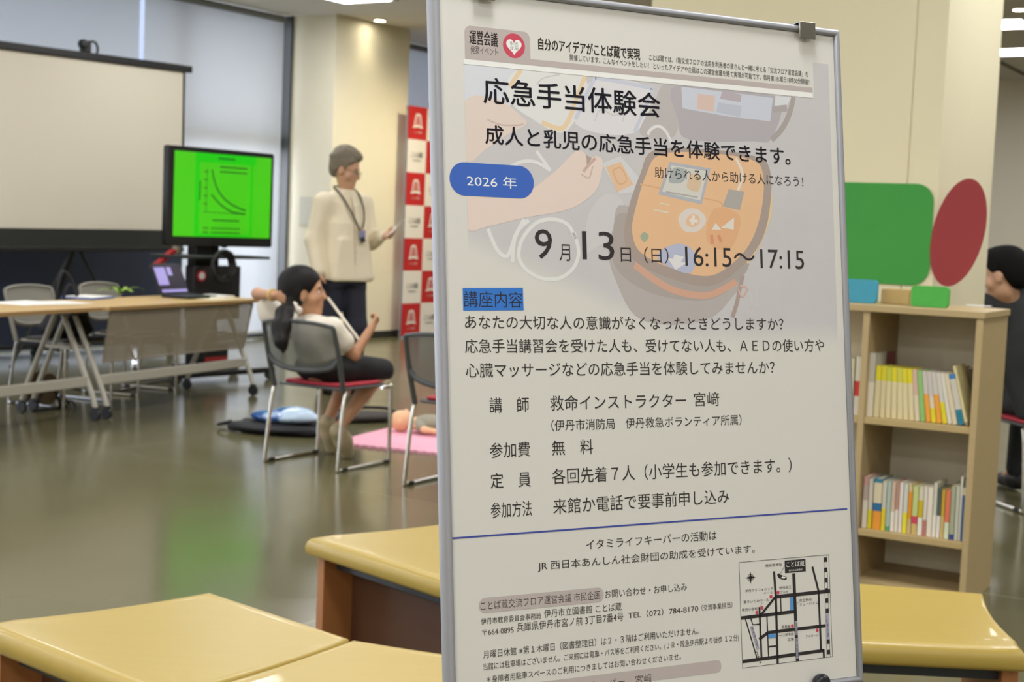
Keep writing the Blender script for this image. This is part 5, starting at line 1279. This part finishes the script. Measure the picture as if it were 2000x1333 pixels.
soft('hair', hair, mat('grey_hair', '122 112 96', .8, noise=.35, scale=55, bump=.6), man, .006, 1)
gl = MB(); G = lambda x, y, z: HM @ Vector((x, y, z)) + HT
for y in (-1, 1):
    gl.tube([G(.104, .031 * y + .022 * math.cos(t_ * .524), .004 + .015 * math.sin(t_ * .524)) for t_ in range(12)], .0016, 6, closed=True); gl.tube([G(.103, .053 * y, .008), G(.085, .078 * y, .010), G(-.005, .083 * y, .012)], .0016, 6)
gl.tube([G(.104, -.010, .007), G(.104, .010, .007)], .0016, 6); gl.build('glasses', mat('glasses_frame', '60 56 52', .3, metal=.5), man)
# trousers and shoes
tr = [('t', (0, 0, .80), (0, 0, .99), (.118, .165), (.112, .158), 0, .04)]
for y in (-1, 1):
    x0 = .03 * y; tr += [('c', (0, .09 * y, .88), (.02 + x0, .10 * y, .49), .098, .082, .05), ('c', (.02 + x0, .10 * y, .49), (-.01 + x0, .10 * y, .095), .082, .066, .03)]
soft('trousers', tr, mat('navy_trousers', '28 30 44', .8, noise=.08, scale=30), man, .009)
for y in (-1, 1):
    x0 = .03 * y; soft('shoe', [('c', (-.03 + x0, .10 * y, .047), (.03 + x0, .103 * y, .055), .047, .045, .02), ('c', (.02 + x0, .103 * y, .042), (.15 + x0, .118 * y, .036), .044, .035, .03), ('x', ('c', (-.3, .1 * y, -.055), (.4, .1 * y, -.055), .055, .055, .002))], mat('dark_shoe', '40 38 38', .5), man, .007)
sh_ = [('t', (.005, 0, .835), (.0, 0, 1.05), (.155, .200), (.143, .178), 0, .03), ('t', (0, 0, 1.045), (0, 0, 1.25), (.143, .178), (.136, .170), 0, .006), ('t', (0, 0, 1.245), (-.005, 0, 1.38), (.136, .17), (.11, .13), 0, .006), ('c', (-.01, -.15, 1.385), (-.01, .15, 1.385), .066, .066, .07), ('c', (-.01, -.04, 1.425), (-.01, .04, 1.425), .066, .066, .07), ('t', (-.005, 0, 1.40), (.01, 0, 1.492), (.078, .085), (.066, .066), 0, .03),
       ('c', RS + Vector((0, .01, 0)), RE, .072, .062, .04), ('c', RE, RW + Vector((0, 0, .015)), .066, .050, .03), ('c', LS + Vector((0, -.01, 0)), LE, .072, .062, .04), ('c', LE, LW - LD * .028, .066, .048, .03), ('c', LE + Vector((-.01, 0, -.02)), LE.lerp(LW, .5) + Vector((0, 0, -.03)), .045, .03, .03)]
for i in range(7):                         # soft folds
    a = .5 * i; sh_.append(('c', (.10 + .02 * math.sin(a), -.12 + .05 * i, .86), (.105 + .015 * math.cos(a), -.10 + .04 * i, 1.12), .030, .018, .03))
M_shirt = mat('cream_shirt', '226 214 186', .85, noise=.04, scale=22, bump=.25)
sho = soft('shirt', sh_, M_shirt, man, .007)
pk_ = MB(); pk_.tube(arc([(.148, .012, .86), (.150, .006, 1.05), (.142, .002, 1.22), (.118, .0, 1.36), (.082, .0, 1.44)], 5), .006, 6); pk_.build('placket', mat('cream_shirt_dark', '196 184 156', .85), man)
for z, x in ((.92, .158), (1.02, .157), (1.12, .154), (1.22, .149), (1.31, .135)):
    b = MB(); b.ball((x - .002, .004, z), (.004, .006, .006), 8); b.build('button', mat('button_pale', '214 206 188', .4), man)
ln_ = MB(); 
ln_.tube(arc([(-.075, .0, 1.515), (-.03, -.078, 1.508), (.055, -.080, 1.462), (.118, -.045, 1.37), (.150, .0, 1.27), (.160, .035, 1.20)], 6), .0065, 8); ln_.tube(arc([(-.075, .0, 1.515), (-.03, .078, 1.508), (.055, .085, 1.462), (.118, .085, 1.37), (.148, .075, 1.27), (.160, .05, 1.20)], 6), .0065, 8); ln_.build('lanyard', mat('lanyard_dark', '54 46 34', .7), man)
cd = MB(); cd.box((.160, .060, 1.175), (.012, .045, .055), (0, 0, .2)); cd.cm = 1; cd.box((.160, .062, 1.135), (.012, .034, .04), (.5, 0, .2)); cd.cm = 2; cd.box((.160, .045, 1.205), (.012, .018, .018)); cd.build('badge', [mat('badge_lilac', '130 130 170', .4), mat('badge_dark', '34 44 48', .4), mat('badge_gold', '196 150 60', .4)], man)
dg_ = bpy.context.evaluated_depsgraph_get()
MW = Matrix.Translation(MAN) @ Matrix.Rotation(MRZ, 4, 'Z')
hp_ = MW @ (LW + LD.normalized() * .095 + Vector((0, -.012, .022)))
sheet = MB(); n1, n2 = 6, 4
ax = PY(789, 431, hp_.y + .06) - hp_; axn = ax.normalized(); ay = Vector((-.05, .99, .07)); ay = (ay - axn * ay.dot(axn)).normalized()
for j in range(n2 + 1):
    for i in range(n1 + 1):
        p = axn * (-.05 + (ax.length + .05) * i / n1) + ay * (-.10 + .20 * j / n2) + axn.cross(ay) * (.012 * math.sin(math.pi * i / n1)); sheet.v.append(tuple(p))
sheet.f = [(j * (n1 + 1) + i, j * (n1 + 1) + i + 1, (j + 1) * (n1 + 1) + i + 1, (j + 1) * (n1 + 1) + i) for j in range(n2) for i in range(n1)]; sheet.m = [0] * len(sheet.f)
o = sheet.build('paper_sheet', M_paper, None, loc=hp_); so = o.modifiers.new('thick', 'SOLIDIFY'); so.thickness = .0015; tag(o, 'white paper sheet held up in the hand of the person in cream', 'paper')

# ---- the girl on the chair: seen from behind, head turned right, one hand at her ponytail
girl = thing('person', 'girl with a dark ponytail sitting on the mesh chair, seen from behind', 'person', CC, CRZ)
def gl_(px, py, Y): return Matrix.Rotation(-CRZ, 3, 'Z') @ (PY(px, py, Y) - CC)
GY = math.radians(4) - CRZ; GM = rotm(GY, math.radians(-4)); GH = gl_(596, 573, 7.70); 
NK = GH + Vector((-.004, 0, -.16))
chest = Vector((-.105, .035, .64)); hip = Vector((-.07, .01, .525))
RSg, LSg = gl_(651, 642, 7.60), gl_(561, 640, 7.82)
REg, RWg = gl_(692, 694, 7.66), gl_(726, 640, 7.72)
LEg, LWg = gl_(503, 574, 7.84), gl_(537, 577, 7.64)
shc = (RSg + LSg) / 2
gb = [('c', hip, chest, .105, .095, .05), ('c', chest, shc + Vector((.0, 0, -.02)), .095, .075, .05), ('c', LSg, RSg, .045, .045, .05), ('c', shc + Vector((0, 0, .01)), GH + Vector((-.01, 0, -.07)), .042, .038, .03), ('e', hip + Vector((.01, 0, -.01)), (.115, .14, .085), None, .05)]
KN = {-1: Vector((.275, -.115, .475)), 1: Vector((.265, .06, .475))}
ANK = {-1: gl_(663, 836, 7.80), 1: gl_(642, 818, 7.95)}
TOE = {-1: gl_(676, 890, 7.86), 1: gl_(646, 872, 8.0)}
for y in (-1, 1):
    ANK[y].z = max(ANK[y].z, .10); TOE[y].z = .028
    hj = hip + Vector((.02, .065 * y, -.02))
    gb += [('c', hj, KN[y], .072, .050, .03), ('c', KN[y], KN[y].lerp(ANK[y], .4) + Vector((-.012, 0, 0)), .048, .043, .02), ('c', KN[y].lerp(ANK[y], .4) + Vector((-.012, 0, 0)), ANK[y], .043, .027, .02), ('c', ANK[y], TOE[y], .028, .022, .02)]
gb += [('c', RSg, REg, .036, .031, .02), ('c', REg, RWg, .030, .021, .012), ('c', LSg, LEg, .036, .031, .02), ('c', LEg, LWg, .031, .021, .012)]
fd = (RWg - REg).normalized(); gb += hand(RWg, fd + Vector((.1, .1, .0)), (-.2, .9, .1), (.7, .2, .3), .72, (.9, 1.0), k=.004)
ld = (gl_(575, 590, 7.62) - LWg); gb += hand(LWg, ld, (.75, .0, -.1), (0, .2, .9), .72, (.3, .4), k=.004)
gb += xf(head_prims(.96, .35), GM, GH)
soft('body', gb, SKIN2, girl, .0055)
face_bits(girl, GM, GH, .955, mat('brow_dark', '38 28 24', .8))
M_hair = mat('black_hair', '20 16 14', .6, noise=.3, spec=.25, scale=40, stretch=(6, 6, 1))
PT = gl_(570, 594, 7.63)
hg = xf([('e', (-.028, 0, .052), (.114, .092, .098), None, .02), ('e', (-.05, 0, .0), (.082, .084, .09), None, .03), ('c', (-.01, .06, -.03), (-.06, .03, -.06), .03, .03, .03), ('c', (-.02, -.062, .0), (-.07, -.03, -.05), .026, .03, .03), ('x', ('e', (.098, 0, -.03), (.072, .12, .100), None, .015)), ('x', ('e', (.004, -.085, -.012), (.022, .026, .036), None, .01)), ('x', ('e', (.004, .085, -.012), (.022, .026, .036), None, .01))], GM, GH)
hg.append(('c', GM @ Vector((-.08, 0, -.03)) + GH, PT, .04, .026, .03))
soft('hair', hg, M_hair, girl, .006, 1)
p1, p2, p3, p4 = gl_(556, 612, 7.52), gl_(549, 640, 7.44), gl_(549, 668, 7.38), gl_(553, 688, 7.36)
soft('ponytail', [('c', PT, p1, .024, .042, .02), ('c', p1, p2, .042, .048, .02), ('c', p2, p3, .046, .034, .02), ('c', p3, p4, .030, .008, .02), ('c', p1 + Vector((0, -.01, 0)), gl_(558, 682, 7.37), .03, .006, .015), ('c', p1 + Vector((0, .02, 0)), gl_(543, 672, 7.40), .03, .006, .015)], M_hair, girl, .006, 1)
tie = MB(); tie.ball(tuple(PT + Vector((-.015, -.028, -.012))), (.020, .022, .026), 8); tie.ball(tuple(PT + Vector((.0, -.045, -.03))), (.022, .02, .022), 8); tie.build('hair_tie', mat('white_tie', '226 218 206', .7), girl)
sg = [('c', hip + Vector((0, 0, .03)), chest, .118, .108, .05), ('c', chest, shc + Vector((0, 0, -.02)), .108, .085, .05), ('c', LSg + Vector((0, -.01, 0)), RSg + Vector((0, .01, 0)), .054, .054, .05), ('c', RSg, RSg.lerp(REg, .50), .052, .056, .03), ('c', LSg, LSg.lerp(LEg, .62), .054, .062, .03), ('c', LSg.lerp(LEg, .45) + Vector((0, 0, -.03)), LSg.lerp(LEg, .62) + Vector((0, 0, -.05)), .045, .05, .03), ('c', shc + Vector((0, 0, .0)), shc.lerp(GH, .30), .055, .050, .03)]
soft('t_shirt', sg, mat('white_t_shirt', '224 216 200', .85, noise=.04, scale=24, bump=.2), girl, .0065, label='white t-shirt')
sk = [('e', hip + Vector((.01, 0, -.02)), (.135, .165, .078), None, .04)]
for y in (-1, 1): sk += [('c', hip + Vector((.02, .065 * y, -.02)), KN[y] + Vector((-.0, 0, .0)), .083, .068, .05)]
sk += [('c', hip + Vector((.1, 0, -.02)), (KN[-1] + KN[1]) / 2 + Vector((-.02, 0, 0)), .07, .06, .05), ('x', ('c', (-.6, -.3, .33), (.6, -.3, .33), .108, .108, .004)), ('x', ('c', (-.6, 0, .33), (.6, 0, .33), .108, .108, .004)), ('x', ('c', (-.6, .2, .33), (.6, .2, .33), .108, .108, .004)), ('x', ('c', (-.6, -.12, .33), (.6, -.12, .33), .108, .108, .004)), ('x', ('c', (-.6, .1, .33), (.6, .1, .33), .108, .108, .004))]
soft('skirt', sk, mat('black_skirt', '20 20 24', .8, noise=.08, scale=30), girl, .0075)
M_shoe = mat('beige_canvas_shoe', '170 156 124', .7, noise=.05, scale=30); M_sole = mat('pale_sole', '176 166 138', .6)
for y in (-1, 1):
    a, t_ = ANK[y], TOE[y]; d = (t_ - a).normalized()
    bk_ = Vector((-.025, 0, .0)); soft('shoe', [('c', a + Vector((-.012, 0, -.018)), a.lerp(t_, .5) + Vector((.006, 0, .0)), .044, .048, .02), ('c', a.lerp(t_, .5), t_ + Vector((.010, 0, .004)), .048, .036, .02), ('x', ('c', (-.5, t_.y, -.06), (.6, t_.y, -.06), .0605, .0605, .002))], M_shoe, girl, .006)
wb = MB(); c_ = LWg.lerp(LEg, .12); ax_ = (LEg - LWg).normalized(); u_ = ax_.orthogonal().normalized(); v_ = ax_.cross(u_)
wb.tube([c_ + (u_ * math.cos(t_ * .524) + v_ * math.sin(t_ * .524)) * .026 for t_ in range(12)], .009, 6, closed=True); wb.build('wristband', mat('gold_band', '206 176 110', .4), girl)
er = MB(); q_ = GM @ Vector((-.006, -.082, -.040)) + GH; er.ball(tuple(q_), .005, 8); er.build('earring', M_chrome, girl)
# thin white stick between her mouth and forearm
s0, s1 = PY(640, 582, 7.76), PY(704, 668, 7.72)
mb = MB(); mb.tube([Vector(), s1 - s0], .0075, 8); o = mb.build('stick', mat('white_stick', '230 222 204', .5), None, loc=s0); tag(o, 'thin white stick slanting from the mouth of the girl to her forearm', 'stick')

# ---- person at the right edge, sitting behind the bookshelf, turned away to the left
CP = P(1988, 1003); face_d = Vector((-.2, .98, 0)); PRZ = math.atan2(face_d.y, face_d.x); side = Vector((-face_d.y, face_d.x, 0))   # side = the person's left
pc = CP + face_d * .215 - side * .245; pc = Vector((pc.x, pc.y, 0))
dup(ch, 'mesh back chair with red seat at the right edge, behind the bookshelf', pc, PRZ)
r = thing('person', 'dark haired person in black sitting behind the bookshelf at the right edge', 'person', pc, PRZ)
def rl(px, py, Y): return Matrix.Rotation(-PRZ, 3, 'Z') @ (PY(px, py, Y) - pc)
HRY = 7.38; RH = rl(1961, 540, HRY); RM = rotm(math.radians(36), math.radians(12))
sh2 = rl(1985, 606, HRY + .05); hip2 = Vector((-.09, 0, .53))
def off(y): return Vector((0, y, 0))
rb = [('t', (-.09, 0, .46), (sh2.x, sh2.y * .5, .80), (.12, .16), (.115, .165), 0, .05), ('c', sh2 + off(-.17), sh2 + off(.17), .06, .06, .05), ('c', (hip2 + sh2) / 2, sh2, .12, .09, .06), ('c', sh2, RH + Vector((-.02, 0, -.07)), .058, .055, .03)]
for y in (-1, 1):
    kn = Vector((.37, .11 * y, .49)); an = Vector((.46, .12 * y, .10)) if y == 1 else Vector((.40, -.10, .10))
    rb += [('c', hip2 + off(.09 * y), kn, .085, .06, .03), ('c', kn, an, .058, .04, .02), ('c', an, an + Vector((.12, 0, -.06)), .04, .03, .02)]
    el = sh2 + Vector((.08, .24 * y, -.27)); wr = Vector((.30, .12 * y, .62))
    rb += [('c', sh2 + off(.18 * y), el, .05, .042, .03), ('c', el, wr, .042, .03, .02)]
    rb += hand(wr, (.8, -.3 * y, -.35), (0, -.2 * y, -1), (.2, -1.0 * y, 0), .95, (.35, .45))
rb += xf(head_prims(), RM, RH)
soft('body', rb, SKIN, r, .0075)
face_bits(r, RM, RH, 1.0, mat('brow_dark', '38 28 24', .8))
hr = xf([('e', (-.025, 0, .058), (.108, .090, .094), None, .02), ('e', (-.07, 0, .005), (.058, .078, .085), None, .03), ('e', (.03, 0, .105), (.07, .07, .045), None, .03), ('c', (.0, -.082, .03), (.01, -.080, .0), .012, .009, .01), ('c', (.0, .082, .03), (.01, .080, .0), .012, .009, .01), ('x', ('e', (.105, 0, -.035), (.085, .12, .105), None, .02)), ('x', ('e', (.0, -.09, -.014), (.030, .03, .042), None, .01)), ('x', ('e', (.0, .09, -.014), (.030, .03, .042), None, .01)), ('x', ('e', (-.03, 0, -.13), (.12, .12, .055), None, .01))], RM, RH)
soft('hair', hr, mat('short_black_hair', '16 15 13', .8, noise=.3, scale=60, spec=.15), r, .0065, 1)
js_ = [('t', (-.09, 0, .44), (sh2.x, sh2.y * .5, .82), (.145, .195), (.14, .195), 0, .05), ('c', sh2 + off(-.175), sh2 + off(.175), .072, .072, .06), ('c', (hip2 + sh2) / 2, sh2, .145, .11, .07), ('c', sh2 + Vector((0, 0, .02)), sh2 + Vector((.0, 0, .065)), .075, .07, .03)]
for y in (-1, 1):
    el = sh2 + Vector((.08, .24 * y, -.27)); wr = Vector((.30, .12 * y, .62)); js_ += [('c', sh2 + off(.18 * y), el, .068, .06, .04), ('c', el, el.lerp(wr, .88), .06, .045, .03)]
soft('jacket', js_, mat('black_jacket', '30 32 32', .8, noise=.08, scale=26), r, .010)
tj = [('e', hip2, (.14, .175, .09), None, .04)]
for y in (-1, 1):
    kn = Vector((.37, .11 * y, .49)); an = Vector((.46, .12 * y, .12)) if y == 1 else Vector((.40, -.10, .12))
    tj += [('c', hip2 + off(.09 * y), kn, .095, .075, .04), ('c', kn, an, .074, .058, .03)]
soft('trousers', tj, mat('dark_trousers', '40 42 46', .8, noise=.08, scale=30), r, .010)
for y in (-1, 1):
    an = Vector((.46, .12 * y, .085)) if y == 1 else Vector((.40, -.10, .085))
    soft('shoe', [('c', an + Vector((-.03, 0, -.03)), an + Vector((.02, 0, -.03)), .045, .045, .02), ('c', an + Vector((.02, 0, -.038)), an + Vector((.15, 0, -.047)), .044, .036, .02), ('x', ('c', (-.5, an.y, -.06), (.6, an.y, -.06), .062, .062, .002))], mat('black_sneaker', '30 30 32', .5), r, .008)
